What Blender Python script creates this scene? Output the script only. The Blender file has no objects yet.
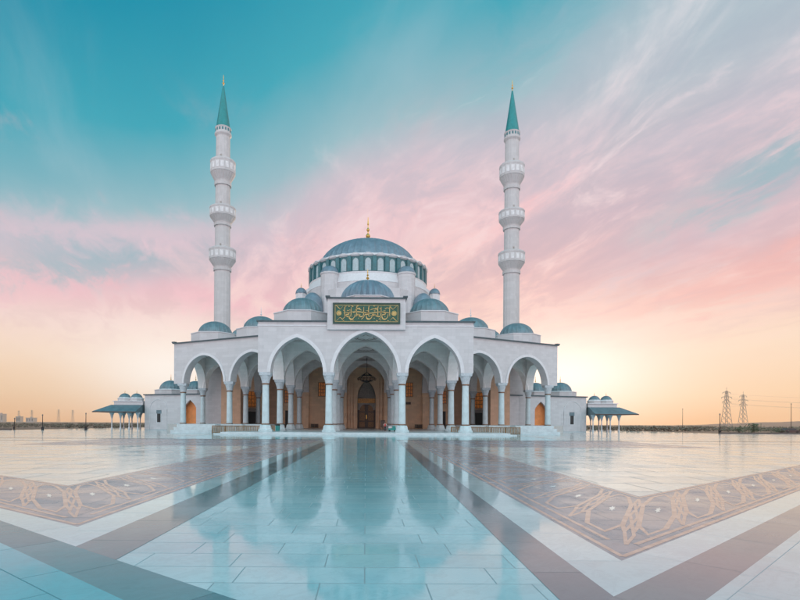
import bpy, bmesh, math, random
from mathutils import Vector, Matrix
random.seed(7)
PI = math.pi
R = math.radians
S = bpy.context.scene
COL = S.collection

# ------------------------------------------------------------------ nodes
def srgb(r, g, b):
    f = lambda c: c / 12.92 if c <= .04045 else ((c + .055) / 1.055) ** 2.4
    return (f(r / 255), f(g / 255), f(b / 255), 1.0)

class NT:
    """small wrapper that writes node trees as expressions"""
    def __init__(self, tree):
        self.t = tree; self.n = tree.nodes; self.l = tree.links
    def new(self, kind, **kw):
        n = self.n.new(kind)
        for k, v in kw.items(): setattr(n, k, v)
        return n
    def put(self, sock, v):
        if v is None: return
        if isinstance(v, bpy.types.NodeSocket): self.l.new(v, sock)
        else: sock.default_value = v
    def m(self, op, a, b=None, c=None, clamp=False):
        n = self.new('ShaderNodeMath', operation=op, use_clamp=clamp)
        for s, v in zip(n.inputs, (a, b, c)): self.put(s, v)
        return n.outputs[0]
    def vm(self, op, a, b=None, scale=None):
        n = self.new('ShaderNodeVectorMath', operation=op)
        self.put(n.inputs[0], a); self.put(n.inputs[1], b)
        if scale is not None: self.put(n.inputs['Scale'], scale)
        return n.outputs['Value'] if op in ('DOT_PRODUCT', 'LENGTH') else n.outputs[0]
    def mix(self, f, a, b, blend='MIX', clamp=True):
        n = self.new('ShaderNodeMix', data_type='RGBA', blend_type=blend, clamp_factor=clamp)
        self.put(n.inputs[0], f); self.put(n.inputs[6], a); self.put(n.inputs[7], b)
        return n.outputs[2]
    def step(self, v, lo, hi, smooth=True, a=0.0, b=1.0):
        n = self.new('ShaderNodeMapRange', interpolation_type='SMOOTHSTEP' if smooth else 'LINEAR')
        self.put(n.inputs['Value'], v); n.inputs['From Min'].default_value = lo; n.inputs['From Max'].default_value = hi
        n.inputs['To Min'].default_value = a; n.inputs['To Max'].default_value = b
        return n.outputs[0]
    def noise(self, vec, scale, detail=4, rough=.5, dist=0.0, lac=2.0):
        n = self.new('ShaderNodeTexNoise')
        self.put(n.inputs['Vector'], vec)
        n.inputs['Scale'].default_value = scale; n.inputs['Detail'].default_value = detail
        n.inputs['Roughness'].default_value = rough; n.inputs['Distortion'].default_value = dist
        n.inputs['Lacunarity'].default_value = lac
        return n.outputs[0]
    def ramp(self, f, stops, mode='EASE'):
        n = self.new('ShaderNodeValToRGB'); n.color_ramp.interpolation = mode
        e = n.color_ramp.elements
        e[0].position, e[0].color = stops[0][0], stops[0][1]
        e[1].position, e[1].color = stops[-1][0], stops[-1][1]
        for p, c in stops[1:-1]:
            x = e.new(p); x.color = c
        self.put(n.inputs[0], f)
        return n.outputs[0]
    def xyz(self, v):
        n = self.new('ShaderNodeSeparateXYZ'); self.put(n.inputs[0], v); return n.outputs
    def comb(self, x, y, z):
        n = self.new('ShaderNodeCombineXYZ')
        for s, v in zip(n.inputs, (x, y, z)): self.put(s, v)
        return n.outputs[0]
    def mapping(self, vec, loc=(0, 0, 0), rot=(0, 0, 0), sc=(1, 1, 1)):
        n = self.new('ShaderNodeMapping'); self.put(n.inputs[0], vec)
        n.inputs[1].default_value = loc; n.inputs[2].default_value = rot; n.inputs[3].default_value = sc
        return n.outputs[0]

def mat(name, build):
    m = bpy.data.materials.new(name); m.use_nodes = True
    t = NT(m.node_tree)
    bs = m.node_tree.nodes['Principled BSDF']
    build(t, bs)
    return m

def simple(name, col, rough=.6, metal=0.0, vary=.12, nscale=1.5, bump=0.0, spec=.5, emit=None):
    def b(t, bs):
        co = t.new('ShaderNodeTexCoord').outputs['Object']
        n = t.noise(co, nscale, 5, .6)
        d = tuple(c * (1 - vary) for c in col) + (1,); u = tuple(min(1, c * (1 + vary)) for c in col) + (1,)
        t.put(bs.inputs['Base Color'], t.mix(t.step(n, .3, .7), d, u))
        bs.inputs['Roughness'].default_value = rough; bs.inputs['Metallic'].default_value = metal
        bs.inputs['Specular IOR Level'].default_value = spec
        if bump:
            bn = t.new('ShaderNodeBump'); bn.inputs['Strength'].default_value = bump; bn.inputs['Distance'].default_value = .03
            t.put(bn.inputs['Height'], t.noise(co, nscale * 9, 4)); t.put(bs.inputs['Normal'], bn.outputs[0])
        if emit:
            bs.inputs['Emission Color'].default_value = tuple(emit[:3]) + (1,); bs.inputs['Emission Strength'].default_value = emit[3]
    return mat(name, b)

def stone(name, col, bw=1.5, bh=.6, vary=.07, rough=.62, joint=.86):
    """ashlar cladding: courses of blocks with thin joints, rain streaks and grain"""
    def b(t, bs):
        tc = t.new('ShaderNodeTexCoord'); ge = t.new('ShaderNodeNewGeometry')
        p = t.xyz(ge.outputs['Position'])
        h = t.m('ADD', p[0], p[1])
        br = t.new('ShaderNodeTexBrick'); br.offset = .5
        t.put(br.inputs['Vector'], t.comb(h, p[2], 0.0))
        br.inputs['Scale'].default_value = 1; br.inputs['Brick Width'].default_value = bw; br.inputs['Row Height'].default_value = bh
        br.inputs['Mortar Size'].default_value = .012; br.inputs['Mortar Smooth'].default_value = .3
        br.inputs['Color1'].default_value = tuple(c * (1 - vary) for c in col) + (1,)
        br.inputs['Color2'].default_value = tuple(min(1, c * (1 + vary * .6)) for c in col) + (1,)
        br.inputs['Mortar'].default_value = tuple(c * joint for c in col) + (1,)
        streak = t.noise(t.comb(t.m('MULTIPLY', h, 1.3), t.m('MULTIPLY', p[2], .12), 0.0), 1.0, 5, .65)
        c = t.mix(t.step(streak, .45, .8, a=0, b=.22), br.outputs[0], tuple(x * .62 for x in col) + (1,))
        c = t.mix(t.step(t.noise(ge.outputs['Position'], .16, 4), .4, .75, a=0, b=.14), c, (col[0] * .82, col[1] * .78, col[2] * .74, 1))
        t.put(bs.inputs['Base Color'], c)
        bs.inputs['Roughness'].default_value = rough; bs.inputs['Specular IOR Level'].default_value = .35
        bn = t.new('ShaderNodeBump'); bn.inputs['Strength'].default_value = .25; bn.inputs['Distance'].default_value = .02
        t.put(bn.inputs['Height'], t.m('SUBTRACT', t.noise(ge.outputs['Position'], 7, 4), br.outputs['Fac'])); t.put(bs.inputs['Normal'], bn.outputs[0])
    return mat(name, b)

def floor_mat(name, c1, c2, mortar, bw, bh, rot=0.0, mort=.007, vein=.5, r0=.04, r1=.12, bumps=.028, loc=(0, 0, 0), spec=.75):
    """polished slabs: brick layout, marble veining, worn gloss, very slight unevenness per slab"""
    def b(t, bs):
        ge = t.new('ShaderNodeNewGeometry'); P = ge.outputs['Position']
        q = t.mapping(P, loc, (0, 0, rot))
        br = t.new('ShaderNodeTexBrick'); br.offset = .42; br.offset_frequency = 2; br.squash_frequency = 3; br.squash = 1.25
        t.put(br.inputs['Vector'], q)
        br.inputs['Scale'].default_value = 1; br.inputs['Brick Width'].default_value = bw; br.inputs['Row Height'].default_value = bh
        br.inputs['Mortar Size'].default_value = mort; br.inputs['Mortar Smooth'].default_value = .2; br.inputs['Bias'].default_value = -.1
        br.inputs['Color1'].default_value = tuple(c1) + (1,); br.inputs['Color2'].default_value = tuple(c2) + (1,)
        br.inputs['Mortar'].default_value = tuple(mortar) + (1,)
        w = t.noise(P, .9, 3, .6)
        n = t.noise(t.vm('ADD', P, t.vm('SCALE', t.comb(w, w, 0.0), scale=2.2)), 1.6, 7, .62, 1.2)
        v = t.step(t.m('ABSOLUTE', t.m('SUBTRACT', n, .5)), 0, .07, a=vein * .35, b=0)
        c = t.mix(v, br.outputs[0], tuple(x * .55 for x in c1) + (1,))
        c = t.mix(t.step(t.noise(P, .35, 6, .65), .35, .7, a=0, b=.42), c, tuple(x * .66 for x in c2) + (1,))
        c = t.mix(t.step(t.noise(P, 2.3, 6, .7), .52, .75, a=0, b=.22), c, tuple(x * .6 for x in c1) + (1,))
        t.put(bs.inputs['Base Color'], c)
        rr = t.step(t.noise(P, .5, 6, .65), .3, .75, a=r0, b=r1)
        t.put(bs.inputs['Roughness'], t.m('ADD', rr, t.m('MULTIPLY', br.outputs['Fac'], .35)))
        bs.inputs['Specular IOR Level'].default_value = spec
        bn = t.new('ShaderNodeBump'); bn.inputs['Strength'].default_value = bumps; bn.inputs['Distance'].default_value = .05
        hgt = t.m('SUBTRACT', t.noise(P, 1.1, 3, .5), t.m('MULTIPLY', br.outputs['Fac'], .5))
        t.put(bn.inputs['Height'], hgt); t.put(bs.inputs['Normal'], bn.outputs[0])
    return mat(name, b)

M = {}
M['white'] = stone('white_stone', (.57, .55, .555), joint=.86)
M['white_plain'] = simple('white_trim', (.64, .63, .64), .5, vary=.05)
M['arcade'] = stone('arcade_stone_brightened', (.82, .79, .77))  # white stone lightened so the arcade interior looks better lit
M['minaret'] = stone('minaret_stone', (.52, .495, .485), 1.1, .8)
M['aqua'] = simple('pale_aqua_marble', (.49, .60, .62), .3, vary=.10, nscale=.9)
M['capital'] = simple('carved_capital', (.48, .53, .56), .5, vary=.12, nscale=4, bump=.3)
M['bronze'] = simple('bronze_collar', (.22, .13, .08), .4, .7)
M['tan'] = stone('sandstone', (.86, .60, .39), 1.6, .7, .1)
M['brown'] = stone('brown_sandstone', (.60, .38, .25), 1.6, .7, .1)
M['lead_teal'] = simple('teal_lead', (.125, .19, .215), .42, .25, vary=.2, nscale=.8, bump=.15)
M['lead_grey'] = simple('grey_lead', (.15, .21, .26), .42, .25, vary=.16, nscale=.6, bump=.15)
M['flash'] = simple('dark_flashing', (.06, .09, .10), .5, .3)
M['cone'] = simple('teal_sheet', (.01, .20, .20), .4, .2, vary=.12)
M['gold'] = simple('gold', (.72, .42, .10), .3, .9)
M['drum_panel'] = simple('drum_tile', (.025, .14, .16), .4, vary=.2)
M['pane'] = simple('frosted_pane', (.36, .46, .48), .2, vary=.1)
M['sign'] = simple('green_sign', (.006, .075, .044), .45, vary=.25, nscale=2.5)
M['sign_edge'] = simple('dark_green_edge', (.008, .05, .035), .4)
M['gilt'] = simple('gilt_letter', (.46, .34, .13), .42, .45, vary=.2, nscale=4)
M['ceil'] = simple('ceiling_plaster', (.66, .64, .63), .8)
M['ceil_line'] = simple('ceiling_wood', (.17, .11, .09), .7)
M['door'] = simple('carved_wood', (.055, .028, .016), .45, vary=.5, nscale=3)
M['door_gold'] = simple('gilded_wood', (.50, .24, .06), .45, .3, vary=.4, nscale=4)
M['door_dull'] = simple('worn_gilded_wood', (.20, .10, .035), .45, .2, vary=.55, nscale=5)
M['muqarnas'] = simple('carved_stone', (.34, .31, .28), .7, vary=.25, nscale=3)
M['amber'] = simple('amber_glass', (.50, .16, .03), .3, vary=.6, nscale=2.2, emit=(.9, .28, .04, .10))
M['glow_orange'] = simple('glow_orange_panel', (.74, .25, .07), .6, vary=.12, nscale=.8)  # glow of the lit opening put into a flat orange colour
M['dark'] = simple('dark_void', (.02, .018, .018), .6)
M['wood'] = simple('slat_wood', (.25, .16, .085), .6, vary=.35, nscale=2.5)
M['step'] = simple('podium_marble', (.50, .57, .585), .25, vary=.1)
M['black'] = simple('black_metal', (.018, .018, .02), .4, .6)
M['steel'] = simple('grey_steel', (.16, .16, .17), .5, .6)
M['skin'] = simple('skin', (.36, .20, .13), .6)
M['shirt'] = simple('white_shirt', (.7, .68, .66), .8)
M['vest'] = simple('red_vest', (.45, .05, .04), .7)
M['trouser'] = simple('dark_trousers', (.04, .04, .05), .8)
M['cart'] = simple('teal_plastic', (.02, .26, .24), .35)
M['leaf'] = simple('leaf', (.060, .085, .04), .8, vary=.5, nscale=3)
M['leaf_hazed'] = simple('hazed_leaf', (.15, .12, .085), .9, vary=.4, nscale=.2)  # distance haze mixed into the leaf colour
M['bark'] = simple('bark', (.10, .07, .05), .9)
M['far_wall'] = simple('far_wall', (.38, .33, .30), .8)
M['sand'] = simple('sand', (.19, .095, .06), .95, vary=.25, nscale=.05)
M['hill'] = simple('hill_soil', (.24, .11, .075), .95, vary=.3, nscale=.03)
M['asphalt'] = simple('kerb_stone', (.10, .07, .06), .8)
M['car'] = simple('car_paint', (.05, .02, .018), .3)
M['glass'] = simple('car_glass', (.02, .025, .03), .1)

M['aisle'] = floor_mat('aisle_marble', (.27, .52, .56), (.38, .60, .63), (.19, .29, .31), 1.32, .72, mort=.010, r0=.048, r1=.13, bumps=.034)  # teal reflection of the sky tinted into the marble colour
for nm_, c1_, c2_, mo_ in (('border', (.54, .575, .585), (.66, .68, .68), (.30, .32, .34)), ('border_aqua', (.38, .54, .56), (.48, .63, .65), (.18, .28, .30))):  # second set, for the west, carries teal sky reflection in its colour
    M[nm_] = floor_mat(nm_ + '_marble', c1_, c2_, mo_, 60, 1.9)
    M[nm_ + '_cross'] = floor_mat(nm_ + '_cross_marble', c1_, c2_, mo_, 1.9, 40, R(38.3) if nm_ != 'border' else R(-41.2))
M['band_sky_tint'] = floor_mat('sky_tint_band', (.09, .19, .21), (.13, .235, .25), (.045, .095, .105), 40, 1.75, 0, vein=.35, spec=.3, r0=.05, r1=.16)  # west band: teal sky reflection painted into the base colour
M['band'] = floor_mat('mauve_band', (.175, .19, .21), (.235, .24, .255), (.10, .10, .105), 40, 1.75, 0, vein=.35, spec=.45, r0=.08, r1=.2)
M['bandL'] = floor_mat('sky_tint_band_left', (.05, .20, .23), (.08, .26, .285), (.03, .10, .11), 1.7, 40, R(38.3), vein=.35, spec=.18, r0=.08, r1=.2)  # left cross band, same sky teal in its base colour
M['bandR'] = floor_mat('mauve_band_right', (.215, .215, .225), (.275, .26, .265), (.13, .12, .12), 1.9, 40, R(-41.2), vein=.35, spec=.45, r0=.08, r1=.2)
M['cornL'] = floor_mat('corner_marble_left', (.05, .39, .45), (.09, .46, .51), (.03, .19, .23), 1.5, .82, R(38.3), mort=.010, spec=.36)  # turquoise here is sky reflection painted into the paving
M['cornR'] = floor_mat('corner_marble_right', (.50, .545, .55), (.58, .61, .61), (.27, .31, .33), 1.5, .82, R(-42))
M['island'] = floor_mat('cream_marble', (.62, .56, .53), (.73, .67, .64), (.30, .26, .23), 2.2, 2.2, 0, .030, vein=.9, r0=.06, r1=.24, bumps=.032, spec=.46)
M['pattern'] = floor_mat('lilac_granite', (.265, .25, .28), (.325, .30, .325), (.20, .17, .175), .9, .9, 0, .008, vein=.7, r0=.12, r1=.34, spec=.36)
M['inlay'] = simple('pink_inlay', (.56, .33, .265), .2, vary=.2, nscale=3, spec=.4)
M['star'] = simple('white_inlay', (.70, .68, .66), .12, spec=.75)
M['plaza_far'] = floor_mat('outer_marble', (.58, .54, .51), (.68, .63, .59), (.34, .31, .29), 4.4, 4.4, 0, .06, vein=.9, r0=.06, r1=.24, bumps=.032, spec=.46)

# ------------------------------------------------------------------ mesh building
class MB:
    def __init__(self): self.v = []; self.f = []; self.mi = []; self.sm = []
    def add(self, vs, fs, smooth=False, mi=0):
        o = len(self.v); self.v += [tuple(p) for p in vs]
        for f in fs:
            self.f.append([i + o for i in f]); self.sm.append(smooth); self.mi.append(mi)
        return self
    def box(self, x0, x1, y0, y1, z0, z1, mi=0):
        v = [(x, y, z) for z in (z0, z1) for y in (y0, y1) for x in (x0, x1)]
        return self.add(v, [(0, 2, 3, 1), (4, 5, 7, 6), (0, 1, 5, 4), (1, 3, 7, 5), (3, 2, 6, 7), (2, 0, 4, 6)], mi=mi)
    def obox(self, c, ax, hx, hy, z0, z1, mi=0):
        """box turned in plan: ax = unit vector of its local x"""
        ay = (-ax[1], ax[0]); v = []
        for z in (z0, z1):
            for sy in (-1, 1):
                for sx in (-1, 1):
                    v.append((c[0] + ax[0] * hx * sx + ay[0] * hy * sy, c[1] + ax[1] * hx * sx + ay[1] * hy * sy, z))
        return self.add(v, [(0, 2, 3, 1), (4, 5, 7, 6), (0, 1, 5, 4), (1, 3, 7, 5), (3, 2, 6, 7), (2, 0, 4, 6)], mi=mi)
    def poly(self, pts, z0, z1=None, mi=0):
        """flat polygon sheet (z1 None) or an extruded plan polygon"""
        n = len(pts)
        if z1 is None: return self.add([(x, y, z0) for x, y in pts], [range(n)], mi=mi)
        v = [(x, y, z0) for x, y in pts] + [(x, y, z1) for x, y in pts]
        fs = [tuple(range(n))[::-1], tuple(range(n, 2 * n))] + [(i, (i + 1) % n, n + (i + 1) % n, n + i) for i in range(n)]
        return self.add(v, fs, mi=mi)
    def lathe(self, prof, n=32, c=(0, 0, 0), rot=0.0, ribs=0, rib=0.0, smooth=True, cap=True, sweep=2 * PI, sx=1, sy=1, flute=0.0):
        full = abs(sweep - 2 * PI) < 1e-6
        k = n if full else n + 1
        vs = []
        for r, z in prof:
            for i in range(k):
                a = rot + sweep * i / n; q = r
                if ribs and r > .01 and i % (n // ribs) == 0: q = r * (1 + rib)
                if flute and i % 2: q = r * (1 - flute)
                vs.append((c[0] + q * math.cos(a) * sx, c[1] + q * math.sin(a) * sy, c[2] + z))
        fs = []
        for j in range(len(prof) - 1):
            for i in range(n):
                i2 = (i + 1) % k
                fs.append((j * k + i, j * k + i2, (j + 1) * k + i2, (j + 1) * k + i))
        self.add(vs, fs, smooth)
        if cap and full:
            for j, rev in ((0, True), (len(prof) - 1, False)):
                if prof[j][0] > .02:
                    ring = [(vs[j * k + i]) for i in range(k)]
                    self.add(ring, [list(range(k))[::-1] if rev else list(range(k))])
        return self
    def tube(self, pts, r, n=6, r1=None, closed=False):
        pts = [Vector(p) for p in pts]; N = len(pts); vs = []
        for i, p in enumerate(pts):
            a = pts[i - 1] if i or closed else p; b = pts[(i + 1) % N] if i < N - 1 or closed else p
            d = (b - a).normalized()
            u = d.cross(Vector((0, 0, 1)));
            if u.length < 1e-3: u = d.cross(Vector((0, 1, 0)))
            u.normalize(); w = d.cross(u)
            rr = r if r1 is None else r + (r1 - r) * i / max(1, N - 1)
            for j in range(n):
                t = 2 * PI * j / n; vs.append(p + (u * math.cos(t) + w * math.sin(t)) * rr)
        fs = [(i * n + j, i * n + (j + 1) % n, ((i + 1) % N) * n + (j + 1) % n, ((i + 1) % N) * n + j)
              for i in range(N if closed else N - 1) for j in range(n)]
        if not closed: fs += [tuple(range(n))[::-1], tuple(range((N - 1) * n, N * n))]
        return self.add(vs, fs, True)
    def ball(self, c, r, n=12, m=8, sz=1.0):
        return self.lathe([(r * math.sin(PI * j / m), -r * sz * math.cos(PI * j / m)) for j in range(m + 1)], n, c, cap=False)

def props(o, label=None, cat=None, group=None, kind=None):
    if label: o['label'] = label
    if cat: o['category'] = cat
    if group: o['group'] = group
    if kind: o['kind'] = kind
    return o

def wloc(o):
    l = Vector(o.location)
    while o.parent: o = o.parent; l += Vector(o.location)
    return l

def obj(name, mb, m, parent=None, at=None, origin=None, tri=False, sharp=32, label=None):
    """ONE mesh object. Vertices of mb are in world coordinates unless at (local mesh placed at world point at)."""
    base = Vector(origin) if origin else Vector((0, 0, 0))
    me = bpy.data.meshes.new(name)
    vs = [Vector(v) - base for v in mb.v] if at is None else [Vector(v) for v in mb.v]
    me.from_pydata(vs, [], mb.f)
    for p, s, i in zip(me.polygons, mb.sm, mb.mi): p.use_smooth = s; p.material_index = i
    for x in (m if isinstance(m, (list, tuple)) else [m]): me.materials.append(x)
    bm = bmesh.new(); bm.from_mesh(me)
    if tri: bmesh.ops.triangulate(bm, faces=[f for f in bm.faces if len(f.verts) > 4])
    bmesh.ops.recalc_face_normals(bm, faces=bm.faces)
    bm.to_mesh(me); bm.free()
    if any(mb.sm): me.set_sharp_from_angle(angle=R(sharp))
    o = bpy.data.objects.new(name, me); COL.objects.link(o)
    w = Vector(at) if at is not None else base
    if parent: o.parent = parent; w = w - wloc(parent)
    o.location = w
    if label: o['label'] = label
    return o

def empty(name, loc, label, cat, group=None):
    o = bpy.data.objects.new(name, None); COL.objects.link(o); o.location = loc; o.empty_display_size = .5
    return props(o, label, cat, group)

def inst(src, parent, at):
    """copy of a mesh object and of its children under another parent"""
    c = src.copy(); COL.objects.link(c); c.parent = parent
    c.location = Vector(at) - wloc(parent)
    for ch in list(src.children):
        d = ch.copy(); COL.objects.link(d); d.parent = c
    return c

def copy_tree(o, parent=None):
    c = o.copy(); COL.objects.link(c); c.parent = parent
    for ch in list(o.children): copy_tree(ch, c)
    return c

def struct(name, mb, m, **k):
    return props(obj(name, mb, m, **k), kind='structure')

# ------------------------------------------------------------------ camera
cam = bpy.data.cameras.new('camera'); cam.sensor_width = 36; cam.lens = 36 * 520 / 800
cam.shift_x = (400 - 365.4) / 800; cam.shift_y = (423 - 300) / 800
cam.clip_start = .1; cam.clip_end = 9000
co = bpy.data.objects.new('camera', cam); COL.objects.link(co)
co.matrix_world = Matrix.Translation((0, 0, 2.0)) @ Matrix.Rotation(R(90), 4, 'X') @ Matrix.Rotation(R(.3), 4, 'Z')
S.camera = co

# ------------------------------------------------------------------ ground
struct('ground', MB().poly([(-1480, -50), (1480, -50), (1480, 1630), (-1480, 1630)], -.18), M['sand'])
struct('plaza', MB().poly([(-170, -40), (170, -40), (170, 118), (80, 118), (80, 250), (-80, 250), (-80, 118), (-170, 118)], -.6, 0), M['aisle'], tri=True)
Z1, Z2 = .004, .0048
FAR = 61.0
# left and right runs of the paving design (plan coordinates in metres)
def ray(p, d, t): return (p[0] + d[0] * t, p[1] + d[1] * t)
dL, dR = (-1, .705), (1, .85)
LP, LW, LD = (-5.45, 9.86), (-4.62, 8.31), (-3.57, 7.47)
LI = (-9.25, 16.2)
RP, RW, RD = (3.76, 7.61), (2.89, 6.03), (2.23, 5.4)
RI = (7.6, 14.4)
LPf, LWf, LDf, LIf = (-5.25, FAR), (-4.45, FAR), (-3.55, FAR), (-9.15, 44)
RPf, RWf, RDf, RIf = (5.3, FAR), (4.42, FAR), (3.72, FAR), (8.75, 44)
T = 26
def qs(mb, a0, a1, b0, b1, n=10, z=.004):
    """sheet between two lines, cut across into short slabs"""
    L_ = lambda p, q, t_: (p[0] + (q[0] - p[0]) * t_, p[1] + (q[1] - p[1]) * t_)
    for i in range(n): mb.poly([L_(a0, a1, i / n), L_(a0, a1, (i + 1) / n), L_(b0, b1, (i + 1) / n), L_(b0, b1, i / n)], z)
    return mb
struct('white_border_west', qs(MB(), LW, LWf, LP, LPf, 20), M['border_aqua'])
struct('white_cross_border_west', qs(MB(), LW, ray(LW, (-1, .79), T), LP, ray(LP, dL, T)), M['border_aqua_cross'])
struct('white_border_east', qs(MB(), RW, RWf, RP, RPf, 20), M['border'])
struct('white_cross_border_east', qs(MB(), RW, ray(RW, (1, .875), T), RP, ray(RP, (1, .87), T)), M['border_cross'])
struct('dark_band_west', qs(MB(), (-3.6, 7.52), LDf, LW, LWf, 20), M['band_sky_tint'])
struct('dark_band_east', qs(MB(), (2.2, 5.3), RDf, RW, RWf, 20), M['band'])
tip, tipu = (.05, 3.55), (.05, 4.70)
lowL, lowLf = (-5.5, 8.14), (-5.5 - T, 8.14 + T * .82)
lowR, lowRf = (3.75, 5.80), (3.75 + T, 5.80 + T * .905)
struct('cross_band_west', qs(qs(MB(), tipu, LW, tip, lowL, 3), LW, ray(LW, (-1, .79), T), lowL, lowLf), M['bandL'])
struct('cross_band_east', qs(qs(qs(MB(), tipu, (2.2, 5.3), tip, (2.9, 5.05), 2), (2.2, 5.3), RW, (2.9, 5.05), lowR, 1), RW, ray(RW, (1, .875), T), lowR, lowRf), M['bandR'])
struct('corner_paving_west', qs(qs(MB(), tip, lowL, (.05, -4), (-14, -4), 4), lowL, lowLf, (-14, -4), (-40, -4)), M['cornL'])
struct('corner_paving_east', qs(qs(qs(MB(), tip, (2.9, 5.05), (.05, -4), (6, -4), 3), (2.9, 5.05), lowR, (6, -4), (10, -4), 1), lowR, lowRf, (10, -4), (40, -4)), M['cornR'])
struct('island_paving_west', MB().poly([LI, (-9.15, 44), (-30, 44), (-30, FAR), (-75, FAR), ray(LI, (-1, .715), 60)], Z1), M['island'], tri=True)
struct('island_paving_east', MB().poly([RI, ray(RI, (1, .825), 54), (75, FAR), (30, FAR), (30, 44), (8.75, 44)], Z1), M['island'], tri=True)
struct('outer_paving_west', MB().poly([(-168, FAR + 1.0), (-24.5, FAR + 1.0), (-24.5, 90), (-36, 90), (-36, 117.5), (-168, 117.5)], Z1), M['plaza_far'], tri=True)
struct('outer_paving_east', MB().poly([(168, FAR + 1.0), (24.5, FAR + 1.0), (24.5, 90), (36, 90), (36, 117.5), (168, 117.5)], Z1), M['plaza_far'], tri=True)
struct('drain_line', MB().poly([(-120, 50.0), (-31, 54.6), (-31, 55.1), (-120, 50.6)], Z2).poly([(31, 54.6), (120, 48.0), (120, 48.6), (31, 55.1)], Z2)
       .poly([(-150, FAR), (-3.5, FAR), (-3.5, FAR + .9), (-150, FAR + .9)], Z1).poly([(3.7, FAR), (150, FAR), (150, FAR + .9), (3.7, FAR + .9)], Z1), M['asphalt'])

pat = MB(); inl = MB(); stars = MB()
runs = []   # each run: outer0, outer1, inner0, inner1, cells
runs.append((LP, LPf, LI, LIf, 19))
runs.append((LP, ray(LP, dL, T), LI, ray(LI, (-1, .715), T), 13))
runs.append((RP, RPf, RI, RIf, 19))
runs.append((RP, ray(RP, (1, .87), T), RI, ray(RI, (1, .825), T), 13))
runs.append(((-5.3, FAR - .02), (-30, FAR - .02), (-9.15, 44), (-30, 44), 5))
runs.append(((5.35, FAR - .02), (30, FAR - .02), (8.75, 44), (30, 44), 5))
def lerp(a, b, t): return (a[0] + (b[0] - a[0]) * t, a[1] + (b[1] - a[1]) * t)
_lift = [0]
def strip(mb, pts, w, z, closed=False):
    """flat inlaid strip of width w along pts, mitred"""
    _lift[0] = (_lift[0] + 1) % 16; z = z + (.0001 * _lift[0] if z < 1 else -.0015 * (_lift[0] % 3))
    n = len(pts); L = []; Rr = []
    for i in range(n):
        p = Vector(pts[i]); a = Vector(pts[i - 1]) if i or closed else None; b = Vector(pts[(i + 1) % n]) if i < n - 1 or closed else None
        d1 = (p - a).normalized() if a is not None else None; d2 = (b - p).normalized() if b is not None else None
        if d1 is None: d1 = d2
        if d2 is None: d2 = d1
        n1 = Vector((-d1.y, d1.x)); n2 = Vector((-d2.y, d2.x)); m = (n1 + n2)
        m = m.normalized() if m.length > 1e-4 else n1
        k = w / 2 / max(.45, m.dot(n1))
        L.append(p + m * k); Rr.append(p - m * k)
    for i in range(n if closed else n - 1):
        j = (i + 1) % n
        mb.add([(L[i].x, L[i].y, z), (L[j].x, L[j].y, z), (Rr[j].x, Rr[j].y, z), (Rr[i].x, Rr[i].y, z)], [(0, 1, 2, 3)])
for (o0, o1, i0, i1, nc) in runs:
    qs(pat, o0, o1, i0, i1, nc)
    def B(u, v, o0=o0, o1=o1, i0=i0, i1=i1):
        return lerp(lerp(o0, o1, u), lerp(i0, i1, u), v)
    for v in (.035, .115): strip(inl, [B(0.0 if v < .1 else .012, v), B(1, v)], .09, Z2)
    strip(inl, [B(0, .965), B(1, .965)], .08, Z2)
    for k in range(nc):
        # cells keep about the same length in metres
        u0 = k / nc; u1 = (k + 1) / nc
        def C(a, b, u0=u0, u1=u1): return B(u0 + (u1 - u0) * a, .15 + .78 * b)
        w = .095
        oct_ = [(.34, .04), (.66, .04), (.86, .26), (.86, .74), (.66, .96), (.34, .96), (.14, .74), (.14, .26)]
        strip(inl, [C(*p) for p in oct_], w, Z2, True)
        # chain of three lozenges along the joint between two cells, tied to the octagons
        if k or nc != 13:
            for sg_ in (1, -1):
                strip(inl, [C(sg_ * a, b) for a, b in ((0, .0), (.075, .167), (0, .333), (.075, .5), (0, .667), (.075, .833), (0, 1))], w * .66, Z2)
        for a, b in (((.14, .26), (.075, .167)), ((.14, .74), (.075, .833)), ((.86, .26), (.925, .167)), ((.86, .74), (.925, .833))):
            strip(inl, [C(*a), C(*b)], w * .85, Z2)
        st = []
        for q in range(12):
            rr = .075 if q % 2 == 0 else .04
            an = q * PI / 6; st.append(C(.5 + rr * math.cos(an), .5 + rr * math.sin(an)))
        stars.poly(st, .0068)
struct('pattern_paving', pat, M['pattern'])
struct('inlay_paving', inl, M['inlay'])
struct('star_paving', stars, M['star'], tri=True)

# ------------------------------------------------------------------ mosque
mosque = empty('mosque', (0, 92.4, 0), 'white domed mosque with arched portico, green gilt sign and teal domes', 'mosque')
MO = (0, 92.4, 0)
def part(name, mb, m, parent=None, **k): return obj(name, mb, m, parent or mosque, origin=k.pop('origin', MO), **k)

FL = .4
part('plinth', MB().poly([(-24, 86), (24, 86), (24, 158), (-24, 158)], 0, FL).poly([(-24.8, 85), (24.8, 85), (24.8, 86), (-24.8, 86)], 0, FL * .5), M['step'])
for s in (-1, 1):
    P = lambda pts: [(x * s, y) for x, y in (pts if s > 0 else pts)][::s]
    mb = MB()
    mb.poly(P([(24.01, 101), (28.2, 101), (28.2, 97.6), (35.4, 97.6), (46.5, 122), (46.5, 160), (24.01, 160)]), 0, 1.62)
    mb.poly(P([(28.4, 96.8), (35.7, 96.8), (35.4, 97.6), (28.4, 97.6)]), 0, 1.08)
    mb.poly(P([(28.4, 96.0), (36.0, 96.0), (35.7, 96.8), (28.4, 96.8)]), 0, .54)
    mb.poly(P([(19.6, 103.5), (24, 103.5), (24, 112), (19.6, 112)]), FL, 1.62)
    part('podium', mb, M['step'], tri=True)

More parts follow.
